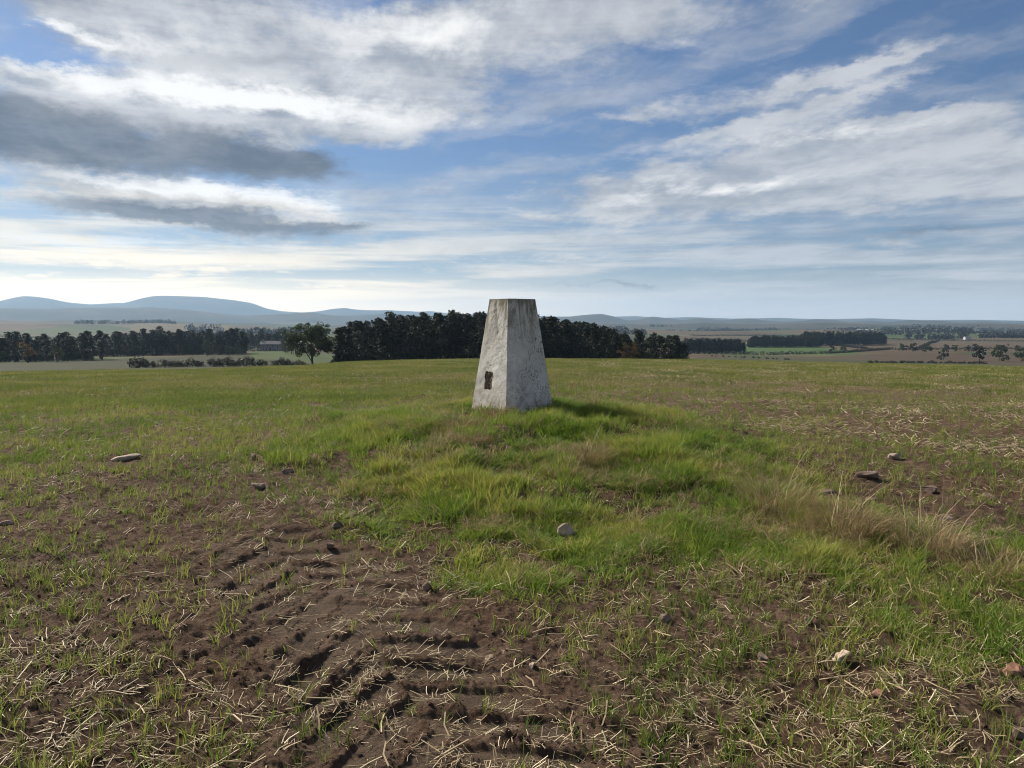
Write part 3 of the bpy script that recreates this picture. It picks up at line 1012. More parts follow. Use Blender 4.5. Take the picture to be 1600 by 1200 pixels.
# dead grass through the turf
x, y = sample_area(37500, 3.0, 11.0, 50, .6)
keep = (RNG.uniform(size=len(x)) < np.clip(lushness(x, y), .0, 1) * (.15 + .85 * sstep(fbm(x / .5, y / .5, 67, 3), -.15, .3)) * .95) & off_pillar(x, y)
x, y = x[keep], y[keep]; N_ = len(x)
ms = srcs('dead_grass', blades, DEAD, 5, n=16, rad_=.08, h=.15, lean=1.3, width=.0042, droop=.9)
o = scatter('dead_grass', ms, np.c_[x, y, ground(x, y, False)], RNG.uniform(0, 6.28, N_), RNG.uniform(.6, 1.2, N_), RNG.integers(0, 5, N_), RNG.normal(0, .2, (N_, 2)))
tag(o, 'withered buff grass mixed through the green turf', 'dead grass', kind='stuff')
print('dead', N_)

# young crop, near
x, y = sample_area(76000, 1.2, 16.0, 50, .9)
keep = (RNG.uniform(size=len(x)) < cropness(x, y) * .8) & off_pillar(x, y)
x, y = x[keep], y[keep]; N_ = len(x)
ms = srcs('crop_seedlings', blades, CROP, 7, n=7, rad_=.028, h=.115, lean=.8, width=.0042, segs=4, droop=.7)
o = scatter('crop_seedlings', ms, np.c_[x, y, ground(x, y)], RNG.uniform(0, 6.28, N_), RNG.uniform(.45, 1.15, N_), RNG.integers(0, 7, N_), RNG.normal(0, .18, (N_, 2)))
tag(o, 'scattered green seedlings of the young crop', 'crop', kind='stuff')
print('crop', N_)

# young crop, farther: patches of many seedlings
x, y = sample_area(26000, 13.0, 75.0, 41, .9)
keep = RNG.uniform(size=len(x)) < (.14 + .86 * sstep(cropness(x, y) + .35 * fbm(x / 9, y / 2.2, 68, 3), .28, .8)) * (1 - .45 * sstep(np.degrees(np.arctan2(x, y)), -4, 12))
x, y = x[keep], y[keep]; N_ = len(x)
ms = srcs('field_crop', blades, FARCROP, 5, n=70, rad_=.42, h=.10, lean=.9, width=.0075, segs=2)
o = scatter('field_crop', ms, np.c_[x, y, ground(x, y, False)], RNG.uniform(0, 6.28, N_), RNG.uniform(.7, 1.2, N_), RNG.integers(0, 5, N_))
tag(o, 'thin green crop spread over the field to its crest', 'crop', kind='stuff')
print('field crop', N_)

# straw litter
x, y = sample_area(130000, 1.2, 40.0, 50, 1.2)
r = np.hypot(x, y)
sd = .16 + .55 * sstep(fbm(x / .6, y / .6, 69, 3), -.1, .5) + .35 * sstep(x, .0, 1.6) * (1 - sstep(y, 4.0, 4.6)) + .16 * sstep(r, 7, 12) * sstep(fbm(x / 5, y / 2, 70, 3), -.2, .4)
sd = sd * (1 - .25 * lushness(x, y))
keep = (RNG.uniform(size=len(x)) < sd * .95) & off_pillar(x, y)
x, y = x[keep], y[keep]; N_ = len(x)
ms = srcs('straw_litter', straws, STRAW, 6, n=2, rad_=.04, lmin=.02, lmax=.11, wd=.0032) + srcs('straw_litter_b', straws, STRAW, 3, n=4, rad_=.05, lmin=.03, lmax=.14, wd=.0030)
o = scatter('straw_litter', ms, np.c_[x, y, ground(x, y) + .001], RNG.uniform(0, 6.28, N_), RNG.uniform(.35, 1.05, N_), RNG.integers(0, 9, N_), RNG.normal(0, .12, (N_, 2)))
tag(o, 'short bits of pale chopped straw littering the soil', 'straw', kind='stuff')
print('straw', N_)

# straw farther off: patches of many bits
x, y = sample_area(4200, 9.0, 70.0, 41, .9)
a_ = np.degrees(np.arctan2(x, y))
keep = (RNG.uniform(size=len(x)) < (.25 + .75 * sstep(fbm(x / 7, y / 3, 85, 3), -.25, .35)) * (.35 + .65 * sstep(a_, -14, 6))) & (lushness(x, y) < .3)
x, y = x[keep], y[keep]; N_ = len(x)
ms = srcs('field_straw', straws, STRAW, 4, n=26, rad_=.45, lmin=.05, lmax=.16, wd=.005)
o = scatter('field_straw', ms, np.c_[x, y, ground(x, y, False) + .012], RNG.uniform(0, 6.28, N_), RNG.uniform(.7, 1.1, N_), RNG.integers(0, 4, N_))
tag(o, 'thin spread of pale straw over the back of the field', 'straw', kind='stuff')

# clods of soil
cl = []
for i in range(6):
    me = stone_mesh('clod', 300 + i, (1, .85, .7), soil_mat)
    cl.append(me)
x, y = sample_area(160000, 1.2, 14.0, 50, 1.1)
_, pr_ = tread(x, y)
keep = (RNG.uniform(size=len(x)) < (.35 + .65 * sstep(fbm(x / .7, y / .7, 81, 3), -.1, .5)) * (1 - .9 * lushness(x, y)) * (1 - .8 * pr_) * .7) & off_pillar(x, y)
x, y = x[keep], y[keep]; N_ = len(x)
sz = np.clip(RNG.lognormal(-4.7, .5, N_), .003, .035)
o = scatter('soil_clods', cl, np.c_[x, y, ground(x, y) - sz * .06], RNG.uniform(0, 6.28, N_), sz, RNG.integers(0, 6, N_), RNG.normal(0, .4, (N_, 2)))
tag(o, 'crumbled clods of dark brown soil', 'soil', kind='stuff')

# the straws that lie largest in view, one by one
ms = srcs('straw_stalk', straws, STRAW, 12, n=1, rad_=.0, lmin=.08, lmax=.19, wd=.0044, lift=.12)
x, y = sample_area(900, 2.35, 4.6, 36, 1.0)
keep = (RNG.uniform(size=900) < .35 + .5 * sstep(fbm(x / .5, y / .5, 83, 2), -.1, .4)) & (lushness(x, y) < .5)
x, y = x[keep][:260], y[keep][:260]
z = ground(x, y)
for i in range(len(x)):
    o = link('straw_stalk', ms[i % 12], loc=(x[i], y[i], z[i] + .008), rot=(RNG.normal(0, .1), RNG.normal(0, .1), RNG.uniform(0, 6.28)))
    s_ = RNG.uniform(.6, 1.15); o.scale = (s_, 1, 1) if i % 3 else (s_, s_, s_)
    tag(o, 'pale cut straw stalk lying loose on the soil of the %s foreground' % ('left' if x[i] < -.7 else ('right' if x[i] > .6 else 'middle')), 'straw', 'loose straw stalks in the foreground')

# dry tussocks standing out of the grass
TUFTS = [(.66, 6.3, .36, 60, .11, 'upright dry buff tuft on the mound right of and below the pillar'),
         (.40, 6.0, .26, 45, .12, 'smaller leaning dry tuft left of the upright buff one below the pillar'),
         (1.84, 5.28, .44, 75, .22, 'tall bleached dry tussock with long stalks at the right of the mound'),
         (2.13, 4.86, .36, 110, .20, 'dense brown dry tussock in front of the tall bleached one'),
         (2.55, 4.62, .34, 100, .20, 'wide tan dry tussock second from the right edge of the view'),
         (2.70, 4.15, .30, 80, .22, 'pale flattened dry tussock nearest the right edge of the view'),
         (-.16, 7.93, .24, 34, .14, 'thin dry brown stems rising before the left face of the pillar'),
         (-.50, 7.5, .26, 70, .16, 'brown dry tuft against the left foot of the pillar'),
         (-.36, 6.9, .20, 60, .16, 'low sprawling dry tuft on the slope below the left foot of the pillar')]
for i, (x, y, h, n, rd, lab) in enumerate(TUFTS):
    z = float(ground(np.array([x]), np.array([y]), False)[0])
    root = link('dry_tussock', None, loc=(x, y, z))
    tag(root, lab, 'dry grass', 'dry tussocks in the grass')
    V, F, T = blades(n * 4, rd * 1.2, h * .85, 1.2, .0042, 600 + i, 4, droop=.9)
    link('leaves', mesh_np('leaves', V, F, DEAD, False, {'tint': T * .8}), root)
    V, F, T = blades(max(12, n // 3), rd * .8, h * 1.25, .85, .0042, 650 + i, 4, droop=.3)
    link('stalks', mesh_np('stalks', V, F, STRAW, False, {'tint': T * .5 + .2}), root)

# ------------------------------------------------------------------ trees, bushes, hedges
def bark_mat():
    m, t, out = mat_new('bark')
    tc = t.n('ShaderNodeTexCoord').outputs['Object']
    n_ = t.noise(tc, 3, 4, .6)
    principled(t, out, t.ramp(n_, [(.35, (.035, .028, .022)), (.65, (.12, .085, .062))]), .95, .1)
    return m


BARK = bark_mat()
PINE = leaf_mat('pine_needles', (.009, .014, .008), (.017, .025, .012), (.030, .038, .018), trans=.15)
OAK = leaf_mat('broad_leaf', (.017, .030, .009), (.035, .053, .015), (.060, .074, .024), trans=.3)
AUT = leaf_mat('autumn_leaf', (.060, .042, .014), (.12, .075, .024), (.17, .11, .035), trans=.3)
THORN = leaf_mat('thorn_leaf', (.007, .010, .005), (.014, .018, .009), (.026, .030, .014), trans=.15)


def leaves(C, R, m_, size, rg, shell=.55):
    """m_ small triangles through each clump ellipsoid"""
    C = np.repeat(C, m_, 0); R = np.repeat(R, m_, 0); n_ = len(C)
    d = rg.normal(size=(n_, 3)); d /= np.linalg.norm(d, axis=1)[:, None]
    d *= (shell + (1 - shell) * rg.uniform(size=(n_, 1))) ** .8
    P = C + d * R
    u = rg.normal(size=(n_, 3)); u /= np.linalg.norm(u, axis=1)[:, None]
    v = np.cross(u, rg.normal(size=(n_, 3))); v /= np.linalg.norm(v, axis=1)[:, None]
    s_ = size * rg.uniform(.6, 1.3, (n_, 1))
    V = np.stack([P - u * s_ * .5 - v * s_ * .3, P + u * s_ * .5 - v * s_ * .2, P + v * s_ * .6], 1).reshape(-1, 3)
    F = np.arange(n_ * 3).reshape(-1, 3)
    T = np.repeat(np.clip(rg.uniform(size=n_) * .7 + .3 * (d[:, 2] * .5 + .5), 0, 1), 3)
    return V, F, T


def tube(pts, rads, k_=6):
    V = []; F = []
    for i, (p, r_) in enumerate(zip(pts, rads)):
        for j in range(k_):
            a = 2 * math.pi * j / k_
            V.append((p[0] + r_ * math.cos(a), p[1] + r_ * math.sin(a), p[2]))
        if i:
            for j in range(k_):
                F.append(((i - 1) * k_ + j, (i - 1) * k_ + (j + 1) % k_, i * k_ + (j + 1) % k_, i * k_ + j))
    return V, F


def join(parts):
    V = []; F = []; o_ = 0
    for v, f in parts:
        V += list(v); F += [tuple(i + o_ for i in q) for q in f]; o_ += len(v)
    return np.array(V), np.array(F)


def pine_proto(seed, h, low=.42, wide=.20, mat=None, dens=26, leaf=.34):
    rg = np.random.default_rng(seed)
    lean = rg.normal(0, .02 * h, 2)
    axis = lambda t: np.array([lean[0] * t * t, lean[1] * t * t, h * t])
    parts = [tube([axis(t) for t in np.linspace(0, .95, 7)], np.interp(np.linspace(0, 1, 7), [0, 1], [h * .017, h * .003]))]
    C = []; R = []
    nl = int(24 + rg.integers(0, 8))
    for i in range(nl):
        t = low + (1.0 - low) * (i + .5) / nl
        top = (t - low) / (1 - low)
        reach = wide * h * (1 - .78 * top ** 1.5) * rg.uniform(.45, 1.1) * (.6 + .4 * min(1, top * 5))
        a = i * 2.4 + rg.normal(0, .5)
        b = axis(t); e = b + np.array([math.cos(a) * reach, math.sin(a) * reach, reach * rg.uniform(-.1, .35)])
        parts.append(tube([b, (b + e) / 2 + np.array([0, 0, .05 * reach]), e], [h * .005, h * .004, h * .0015], 4))
        for q in (.55, 1.0):
            C.append(b + (e - b) * q); sz = h * rg.uniform(.035, .062); R.append((sz * 1.3, sz * 1.3, sz * .75))
    C.append(axis(.99)); R.append((h * .03, h * .03, h * .045))
    V, F = join(parts)
    LV, LF, LT = leaves(np.array(C), np.array(R), dens, leaf, rg)
    return (mesh_np('trunk', V, F, BARK), mesh_np('crown', LV, LF, mat or PINE, False, {'tint': LT}))


def broad_proto(seed, h, w_, mat, trunk=.22, nclump=70, dens=42, leaf=.30):
    rg = np.random.default_rng(seed)
    parts = [tube([(0, 0, 0), (.02 * h, 0, h * trunk), (0, .02 * h, h * .55), (0, 0, h * .8)], [h * .035, h * .026, h * .015, h * .005])]
    C = []; R = []
    lobes = []
    for i in range(9):
        a = i * 2.4; zz = rg.uniform(.42, .86); rr_ = w_ * .5 * math.sqrt(max(.05, 1 - ((zz - .55) / .48) ** 2)) * rg.uniform(.45, .85)
        c = np.array([math.cos(a) * rr_, math.sin(a) * rr_, zz * h]); lobes.append(c)
        b = np.array([0, 0, h * rg.uniform(trunk, .5)])
        parts.append(tube([b, (b + c) / 2 + np.array([0, 0, .04 * h]), c], [h * .014, h * .009, h * .003], 5))
    for i in range(nclump):
        c = lobes[rg.integers(0, 9)] + rg.normal(0, .105, 3) * np.array([w_, w_, h * .8])
        c[2] = max(c[2], h * .18)
        C.append(c); q = rg.uniform(.05, .085) * h; R.append((q * 1.2, q * 1.2, q * .8))
    V, F = join(parts)
    LV, LF, LT = leaves(np.array(C), np.array(R), dens, leaf, rg)
    return (mesh_np('trunk', V, F, BARK), mesh_np('crown', LV, LF, mat, False, {'tint': LT}))


def bush_proto(seed, h, w_, mat, nclump=26, dens=38, leaf=.16):
    rg = np.random.default_rng(seed)
    C = []; R = []; parts = []
    for i in range(nclump):
        a = rg.uniform(0, 6.28); rr_ = w_ * .5 * math.sqrt(rg.uniform()) * .85
        top = h * math.sqrt(max(.1, 1 - (rr_ / (w_ * .55)) ** 2))
        c = np.array([math.cos(a) * rr_, math.sin(a) * rr_, rg.uniform(.15, .85) * top])
        C.append(c); q = rg.uniform(.12, .2) * h; R.append((q * 1.2, q * 1.2, q))
        if i < 6:
            parts.append(tube([(0, 0, 0), c * .5, c], [.05, .035, .012], 4))
    V, F = join(parts)
    LV, LF, LT = leaves(np.array(C), np.array(R), dens, leaf, rg)
    return (mesh_np('stem', V, F, BARK), mesh_np('foliage', LV, LF, mat, False, {'tint': LT}))


def place(name, proto, azd, depth, scale, label, cat, group, turn=None, sink=.1, zs=1.0):
    x = depth * math.tan(rad(azd)); y = depth
    z = float(land(np.array([x]), np.array([y]))[0]) - sink
    root = link(name, None, loc=(x, y, z), rot=(0, 0, RNG.uniform(0, 6.28) if turn is None else turn))
    root.scale = (scale, scale, scale * zs)
    for me_ in proto:
        link(me_.name.split('.')[0], me_, root)
    return tag(root, label, cat, group)


pines = [pine_proto(11 + i, 10.0, low=(.20, .42, .30, .5, .12, .36)[i], wide=(.23, .18, .2, .17, .25, .19)[i]) for i in range(6)]
rg = np.random.default_rng(99)
# the plantation behind the pillar: height of the skyline above eye level by azimuth
top_a = [-13.4, -12, -10.5, -9, -5, 0, 3, 5, 7, 8.2, 8.8, 9.3, 10.5, 12, 13]
top_z = [.2, 1.6, 2.0, 3.2, 3.8, 3.8, 2.8, 2.0, .9, -.2, -2.6, -.4, -1.0, -1.8, -3.4]
for row in range(6):
    y0 = 184 + row * 7
    n_ = 28
    for i in range(n_):
        a = -13.1 + 25.9 * (i + .5 + rg.normal(0, .22) + (row % 2) * .5) / n_
        if a > 12.7 or (row > 3 and a > 9):
            continue
        yy = y0 + rg.normal(0, 1.8)
        xx = yy * math.tan(rad(a))
        gz_ = float(land(np.array([xx]), np.array([yy]))[0])
        hz = np.interp(a, top_a, top_z) + EYE * 0 + rg.normal(-.4, .6) - gz_
        edge = row == 0
        place('pine_tree', pines[rg.integers(0, 6)], a, yy, max(hz, 5) / 10.0, 'dark pine %s the plantation, %s' % ('in the front row of' if row == 0 else 'behind the front row of', 'left of the white pillar' if a < -2.6 else ('right of the white pillar' if a > 2.6 else 'straight behind the white pillar')), 'tree', 'pines of the plantation behind the pillar')
bushes = [bush_proto(31 + i, 2.0, 2.6, THORN) for i in range(4)]
obush = [bush_proto(41 + i, 2.0, 2.4, OAK) for i in range(2)]
for i in range(26):
    a = -13.0 + 25.6 * (i + rg.uniform(.2, .8)) / 26
    place('undergrowth_bush', bushes[i % 4], a, 180 + rg.uniform(-1, 3), rg.uniform(1.6, 3.2), 'dark bush at the foot of the plantation behind the pillar', 'bush', 'undergrowth along the plantation edge')
for i in range(30):
    a = -12.6 + 24.5 * (i + rg.uniform(.2, .8)) / 30
    place('undergrowth_bush', bushes[i % 4], a, 222 + rg.uniform(-3, 6), rg.uniform(2.6, 4.0), 'dark bush at the foot of the plantation behind the pillar', 'bush', 'undergrowth along the plantation edge')
aut = broad_proto(55, 6.0, 4.2, AUT, .15, 34, 34, .26)
place('autumn_tree', aut, 8.75, 178.0, 1.25, 'small orange brown autumn tree before the right end of the plantation', 'tree', None)
# the broad tree left of the plantation
oak = broad_proto(61, 10.8, 12.0, OAK, .10, 230, 80, .28)
place('broadleaf_tree', oak, -14.6, 182.0, 1.0, 'round broad green tree standing alone left of the plantation', 'tree', None, turn=.7)

# hedge of separate thorn bushes left of the broad tree
spec = [(-26.0, 1.5), (-25.5, 1.1), (-25.0, 1.0), (-24.3, 1.1), (-23.7, 1.0), (-23.2, .9), (-22.6, 1.1), (-22.1, 1.0), (-21.2, 1.2), (-20.7, 1.2), (-20.2, 1.3), (-19.6, 1.1), (-19.1, 1.3), (-18.6, 1.2), (-18.0, .9),
        (-17.1, .8), (-16.6, 1.25), (-16.2, .9), (-15.5, 1.0), (-15.0, .9)]
for i, (a, s_) in enumerate(spec):
    place('thorn_bush', bushes[i % 4], a, 186 + rg.uniform(-1.5, 1.5), s_ * rg.uniform(1.05, 1.35), 'dark rounded bush in the gappy hedge left of the broad tree', 'bush', 'bushes of the gappy hedge on the left', zs=.85)

# woods on the left
oaks = [broad_proto(71 + i, 8.0, 6.0, OAK, .18, 40, 34, .34) for i in range(2)] + [broad_proto(75, 8.0, 5.5, AUT, .18, 36, 30, .34)]
for row in range(4):
    for i in range(20):
        a = -37 + 8.8 * (i + .5 + rg.normal(0, .4)) / 20
        place('pine_tree', pines[rg.integers(0, 6)], a, 285 + row * 10 + rg.normal(0, 2) + (a + 36) * 2, (9.8 + rg.normal(0, 1.0)) / 10 * 1.35, 'dark tall tree in the %s of the wood at the far left edge' % ('front row' if row == 0 else 'inner rows'), 'tree', 'trees of the wood at the left edge', zs=.74)
for i in range(34):
    a = -36.5 + 20.0 * (i + rg.uniform(.1, .9)) / 34
    dd_ = (283 + (a + 36) * 2) if a < -28.6 else (392 + (a + 28) * 4)
    if a > -19.2:
        continue
    place('undergrowth_bush', (bushes + obush)[i % 6], a, dd_ + rg.uniform(0, 14), rg.uniform(1.5, 2.9), 'dark bush at the foot of the left woods', 'bush', 'undergrowth along the left woods')
for i in range(46):
    a = -36.8 + 17.4 * (i + rg.uniform(.1, .9)) / 46
    dd_ = (325 + (a + 36) * 2) if a < -28.4 else (442 + (a + 28) * 4)
    place('undergrowth_bush', bushes[i % 4], a, dd_ + rg.uniform(0, 10), rg.uniform(3.0, 4.2), 'dark thicket deep inside the left woods', 'bush', 'thickets inside the left woods')
for a, pr_, s_, lab in ((-32.2, oaks[2], .95, 'rusty brown tree at the edge of the far left wood'), (-30.6, oaks[0], .85, 'green bushy tree at the edge of the far left wood'),):
    place('broadleaf_tree', pr_, a, 275, s_, lab, 'tree', None)
for row in range(4):
    for i in range(38):
        a = -28.4 + 12.6 * (i + .5 + rg.normal(0, .45)) / 38
        if -18.8 < a < -16.4 and row < 4:
            yy = 585 + row * 10; hh = 13.5
        else:
            yy = 395 + row * 12 + (a + 28) * 4; hh = 11.6
        place('pine_tree', pines[rg.integers(0, 6)], a, yy + rg.normal(0, 3), (hh + rg.normal(0, 1.3)) / 10 * 1.35, 'dark tree behind the stone house at the end of the long left wood' if yy > 580 else 'dark tree in the %s half of the long left wood, %s' % ('left' if a < -23.5 else 'right', 'front row' if row == 0 else 'behind the front row'), 'tree', 'trees of the long wood on the left', zs=.74)
for a, pr_, s_, lab in ((-26.6, oaks[2], .75, 'golden brown tree before the long left wood'), (-21.6, oaks[0], 1.0, 'large pale green tree before the long left wood'),
                        (-20.2, oaks[1], .7, 'smaller green tree right of the pale green one before the long left wood')):
    place('broadleaf_tree', pr_, a, 392, s_, lab, 'tree', None)


# small trees of the far plantations: one light mesh each
def far_proto(seed, h, mat, broad=False):
    rg_ = np.random.default_rng(seed)
    V, F = tube([(0, 0, 0), (0, 0, h * .6)], [h * .02, h * .01], 4)
    V = np.array(V); F = np.array(F)
    k_ = 20
    t = rg_.uniform(.16, .98, k_)
    C = np.c_[rg_.normal(0, .10 * h, k_) * (1.35 - t), rg_.normal(0, .10 * h, k_) * (1.35 - t), t * h]
    if broad:
        C = np.c_[rg_.normal(0, .17 * h, k_), rg_.normal(0, .17 * h, k_), h * rg_.uniform(.12, .86, k_)]
    R = np.full((k_, 3), h * .11)
    LV, LF, LT = leaves(C, R, 34, h * .085, rg_)
    me_ = mesh_np('far_tree', np.r_[V, LV], [F, LF + len(V)], mat, False, {'tint': np.r_[np.zeros(len(V)), LT]})
    return me_


fars = [far_proto(201 + i, 10, PINE) for i in range(4)]
farb = [far_proto(211 + i, 10, (OAK, THORN, OAK)[i], True) for i in range(3)]


def far_tree(me_, a, depth, h, name, label, group, sink=.2):
    x = depth * math.tan(rad(a)); z = float(land(np.array([x]), np.array([depth]))[0]) - sink
    o = link(name, me_, loc=(x, depth, z), rot=(0, 0, RNG.uniform(0, 6.28)))
    o.scale = (h / 10,) * 3
    return tag(o, label, 'tree', group)


for (a0, a1, y0, dy, rows, n_, h, lab, grp) in (
        (12.2, 16.8, 600, 9, 3, 26, 10.5, 'dark conifer in the nearest small plantation right of the big one', 'conifers of the nearest right plantation'),
        (17.0, 21.9, 800, 14, 3, 30, 11.5, 'conifer in the middle small plantation above the green field', 'conifers of the middle right plantation'),
        (20.4, 25.9, 900, 16, 3, 30, 15.0, 'tall tree in the farthest of the three right plantations', 'trees of the farthest right plantation')):
    for row in range(rows):
        for i in range(n_):
            a = a0 + (a1 - a0) * (i + .5 + rg.normal(0, .3)) / n_
            edge = min(1.0, .72 + (min(a - a0, a1 - a)) * .6)
            far_tree(fars[rg.integers(0, 4)], a, y0 + row * dy + rg.normal(0, 2) + (a - a0) * 6, h * edge * rg.uniform(.86, 1.1), 'far_pine_tree', lab, grp)
for a, d, h, lab in ((31.3, 440, 9.5, 'round dark tree by the field corner, leftmost of three on the right edge'), (32.35, 450, 10.0, 'slim dark tree, middle of three on the right edge'),
                     (33.5, 450, 9.0, 'dark tree, rightmost of three on the right edge'), (29.3, 470, 7.0, 'small round tree standing left of the three on the right edge'),
                     (22.6, 655, 6.0, 'small tree on the far hedge below the green field'), (23.3, 650, 7.5, 'larger tree beside the small one on the far hedge'),
                     (16.0, 640, 6.0, 'lone bush like tree at the end of the nearest right plantation')):
    far_tree(farb[int(a * 10) % 3], a, d, h, 'hedgerow_tree', lab, None)
for i in range(12):
    a = 26.9 + i * .62 + rg.normal(0, .15)
    far_tree(farb[i % 3], a, 680 + rg.normal(0, 8), rg.uniform(4.5, 8.5) if i > 1 else 8.5, 'hedgerow_tree', 'tree in the row along the far edge of the ploughed field at right', 'row of trees beyond the ploughed field')
for i in range(26):
    a = 24.9 + i * .265 + rg.normal(0, .05)
    o = place('thorn_bush', bushes[i % 4], a, 398 + rg.normal(0, 1.5), rg.uniform(.75, 1.25), 'dark bush in the short hedge just over the crest at right', 'bush', 'bushes of the short hedge on the right', zs=.8)
for i in range(14):
    a = 14.5 + i * .42 + rg.normal(0, .08)
    place('thorn_bush', bushes[i % 4], a, 520 - i * 6 + rg.normal(0, 1.5), rg.uniform(.6, 1.0), 'small bush in the broken hedge running down to the crest right of the plantation', 'bush', 'bushes of the broken hedge right of the plantation', zs=.8)


def hedge(path, h, label, seed):
    rg_ = np.random.default_rng(seed)
    P = []
    for (a0, d0), (a1, d1) in zip(path[:-1], path[1:]):
        p = np.array([d0 * math.tan(rad(a0)), d0]); q = np.array([d1 * math.tan(rad(a1)), d1])
        n_ = max(2, int(np.linalg.norm(q - p) / (h * .6)))
        t = (np.arange(n_) + rg_.uniform(0, 1, n_)) / n_
        P.append(p + (q - p) * t[:, None])
    P = np.concatenate(P)
    hh = h * rg_.uniform(.5, 1.2, len(P))
    C = np.c_[P, land(P[:, 0], P[:, 1]) + hh * .45]
    R = np.c_[hh * .55, hh * .55, hh * .55]
    V, F, T = leaves(C, R, 22, h * .30, rg_)
    c0 = Vector((C[0, 0], C[0, 1], C[0, 2] - hh[0] * .45))
    me_ = mesh_np('hedge', V - np.array(c0), F, THORN, False, {'tint': T})
    return tag(link('hedge', me_, loc=c0), label, 'hedge', 'field hedges on the low ground')


hedge([(12.3, 585), (18.5, 560), (22.4, 600), (26.1, 735), (34.5, 760), (40, 760)], 2.6, 'long dark hedge between the ploughed field and the green field', 401)
hedge([(16.2, 1150), (21.2, 1060), (24.8, 760)], 2.4, 'hedge climbing along the far side of the green field', 402)
hedge([(24.0, 1330), (34, 1290), (40, 1290)], 3.0, 'far hedge behind the brown field at right', 403)
hedge([(13, 1250), (17, 1230)], 3.0, 'far hedge above the nearest right plantation', 404)
hedge([(13.0, 1450), (19, 1550), (25, 1500)], 4.0, 'far hedge running behind the middle right plantation', 407)
hedge([(22, 1900), (30, 1820), (40, 1900)], 4.5, 'far dark hedge in front of the distant wood bands at right', 408)
hedge([(16.4, 905), (15.6, 640)], 2.6, 'hedge down the left side of the green field', 409)
hedge([(27.6, 700), (29.0, 1290)], 3.0, 'hedge cutting across the brown field at right', 410)
hedge([(10, 2900), (18, 3100), (28, 2900), (38, 3000)], 6.0, 'farthest thin hedge line under the low blue ridge at right', 411)
hedge([(-19.0, 535), (-16.2, 535)], 1.6, 'low clipped hedge in front of the stone house', 405)
hedge([(-35, 1300), (-26, 1350), (-22, 1250)], 3.5, 'dark hedge line on the far green slope at left', 406)


# woods on the plain that read as dark bands
def belt(items, label, seed, mat=THORN):
    rg_ = np.random.default_rng(seed); C = []; R = []
    for a0, a1, d, h, dep in items:
        n_ = int((rad(a1 - a0) * d) / (h * .45)) + 2
        for k_ in range(2):
            a = a0 + (a1 - a0) * rg_.uniform(0, 1, n_)
            dd = d + rg_.uniform(-dep, dep, n_)
            x = dd * np.tan(np.radians(a)); hh = h * rg_.uniform(.55, 1.15, n_) * np.minimum(1, .5 + np.minimum(a - a0, a1 - a) * 2)
            C.append(np.c_[x, dd, land(x, dd) + hh * .5]); R.append(np.c_[hh * .5, hh * .5, hh * .55])
    C = np.concatenate(C); R = np.concatenate(R)
    V, F, T = leaves(C, R, 22, 4.2, rg_)
    return tag(link('distant_woodland', mesh_np('distant_woodland', V, F, mat, False, {'tint': T})), label, 'woodland', kind='stuff')


belt([(1.5, 8.5, 2300, 14, 60), (7.5, 10, 1500, 13, 30), (11, 20, 2600, 14, 50), (13.5, 19, 3300, 15, 70), (23.8, 31, 1750, 12, 40), (27, 34.5, 1450, 10, 30), (22, 38, 2600, 12, 60), (10, 36, 3700, 12, 60),
      (30.3, 32.5, 2900, 22, 40), (27.7, 40, 2000, 9, 20), (-20, -13, 1500, 12, 50), (-9, 0, 2300, 12, 80)], 'dark bands of distant woodland across the plain', 501)
belt([(-36, -33.7, 2500, 11, 40), (-29.6, -27, 2500, 12, 40), (-31.5, -28.8, 900, 8, 25), (-23, -20.5, 1900, 16, 60), (-22.5, -15, 1500, 10, 40), (-27, -23.5, 2550, 12, 50)], 'dark clumps of distant trees on the green slope at left', 502)


# ------------------------------------------------------------------ buildings
def flat_mat(name, c, rough=.85, var=.3, scale=1.5):
    m, t, out = mat_new(name)
    n_ = t.noise(t.n('ShaderNodeTexCoord').outputs['Object'], scale, 4, .6)
    principled(t, out, t.mixc(t.ss(n_, .3, .7), tuple(v * (1 - var) for v in c), c), rough, .2)
    return m


STONEWALL = flat_mat('house_stone', (.21, .175, .145)); SLATE = flat_mat('slate', (.105, .105, .115)); GLASS = flat_mat('window_glass', (.03, .035, .04), .15)
WHITE = flat_mat('white_paint', (.50, .50, .48)); ROOFG = flat_mat('grey_sheet', (.30, .30, .31))


def boxm(name, x0, x1, y0, y1, z0, z1, mat, parent):
    V = [(x, y, z) for z in (z0, z1) for x, y in ((x0, y0), (x1, y0), (x1, y1), (x0, y1))]
    F = [(3, 2, 1, 0), (4, 5, 6, 7), (0, 1, 5, 4), (1, 2, 6, 5), (2, 3, 7, 6), (3, 0, 4, 7)]
    me_ = bpy.data.meshes.new(name); me_.from_pydata(V, [], F); me_.materials.append(mat)
    return link(name, me_, parent)


def gable(name, L, D, h, rise, over, mat, parent):
    x = L / 2 + over; y = D / 2 + over; t = .18
    V = [(-x, -y, h), (x, -y, h), (x, 0, h + rise), (-x, 0, h + rise), (-x, y, h), (x, y, h)]
    V += [(a, b, c - t) for a, b, c in V]
    F = [(0, 1, 2, 3), (3, 2, 5, 4), (7, 6, 9, 8), (8, 9, 10, 11), (0, 6, 7, 1), (4, 5, 11, 10), (0, 3, 9, 6), (3, 4, 10, 9), (1, 7, 8, 2), (2, 8, 11, 5)]
    me_ = bpy.data.meshes.new(name); me_.from_pydata(V, [], F); me_.materials.append(mat)
    return link(name, me_, parent)


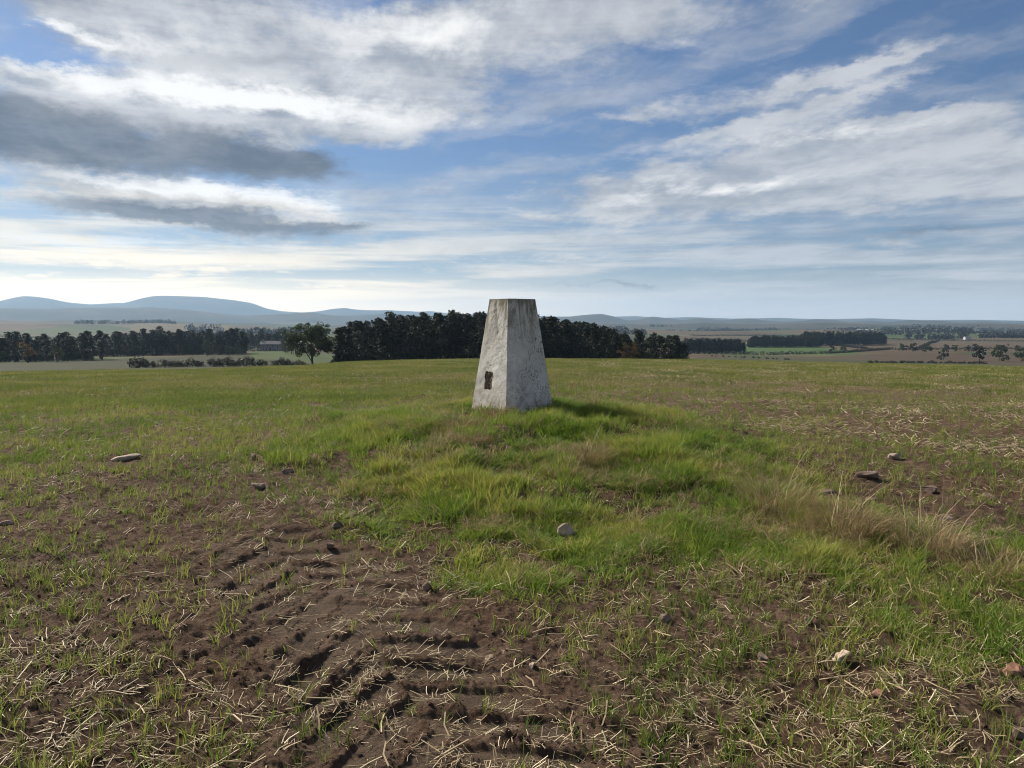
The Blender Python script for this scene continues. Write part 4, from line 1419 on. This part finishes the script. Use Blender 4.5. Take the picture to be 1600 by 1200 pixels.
def house(a, d, L, D, h, rise, wall, roof, label, cat, name, windows, chim, turn):
    x = d * math.tan(rad(a)); z = float(land(np.array([x]), np.array([d]))[0])
    root = link(name, None, loc=(x, d, z), rot=(0, 0, rad(turn)))
    tag(root, label, cat)
    V = [(-L / 2, -D / 2, -1), (L / 2, -D / 2, -1), (L / 2, D / 2, -1), (-L / 2, D / 2, -1), (-L / 2, -D / 2, h), (L / 2, -D / 2, h), (L / 2, D / 2, h), (-L / 2, D / 2, h), (-L / 2, 0, h + rise - .1), (L / 2, 0, h + rise - .1)]
    F = [(0, 1, 5, 4), (2, 3, 7, 6), (1, 2, 6, 9, 5), (3, 0, 4, 8, 7)]
    me_ = bpy.data.meshes.new('wall'); me_.from_pydata(V, [], F); me_.materials.append(wall); link('wall', me_, root)
    rf = gable('roof', L, D, h + .1, rise, .3, roof, root)
    for cx in chim:
        boxm('chimney', cx - .55, cx + .55, -.45, .45, h + rise * .7, h + rise + 1.2, wall, rf)
    for wx_, wz_, ww, wh in windows:
        f = boxm('window', wx_ - ww / 2, wx_ + ww / 2, -D / 2 - .06, -D / 2 + .1, wz_, wz_ + wh, WHITE, root)
        boxm('pane', wx_ - ww / 2 + .12, wx_ + ww / 2 - .12, -D / 2 - .09, -D / 2 - .04, wz_ + .12, wz_ + wh - .12, GLASS, f)
    if cat == 'house':
        boxm('door', -.55, .55, -D / 2 - .08, -D / 2 + .1, 0, 2.1, GLASS, root)
    return root


house(-17.35, 556, 14.5, 7.5, 4.9, 2.4, STONEWALL, SLATE, 'stone house with slate roof and end chimneys among trees at left', 'house', 'stone_house',
      [(-5, 3.0, 1.2, 1.5), (-1.8, 3.0, 1.2, 1.5), (1.8, 3.0, 1.2, 1.5), (5, 3.0, 1.2, 1.5), (-5, .6, 1.2, 1.6), (-2.6, .6, 1.2, 1.6), (2.6, .6, 1.2, 1.6), (5, .6, 1.2, 1.6)], (-6.4, 6.4), 4)
house(24.6, 2350, 46, 18, 6, 4, WHITE, ROOFG, 'long white farm shed far off on the plain at right', 'barn', 'farm_shed', [], (), -8)
house(30.55, 1380, 10, 7, 4, 2.4, WHITE, SLATE, 'tiny white cottage among far trees near the right edge', 'house', 'cottage', [(-2.5, 1, 1.2, 1.4), (2.5, 1, 1.2, 1.4)], (4,), 6)
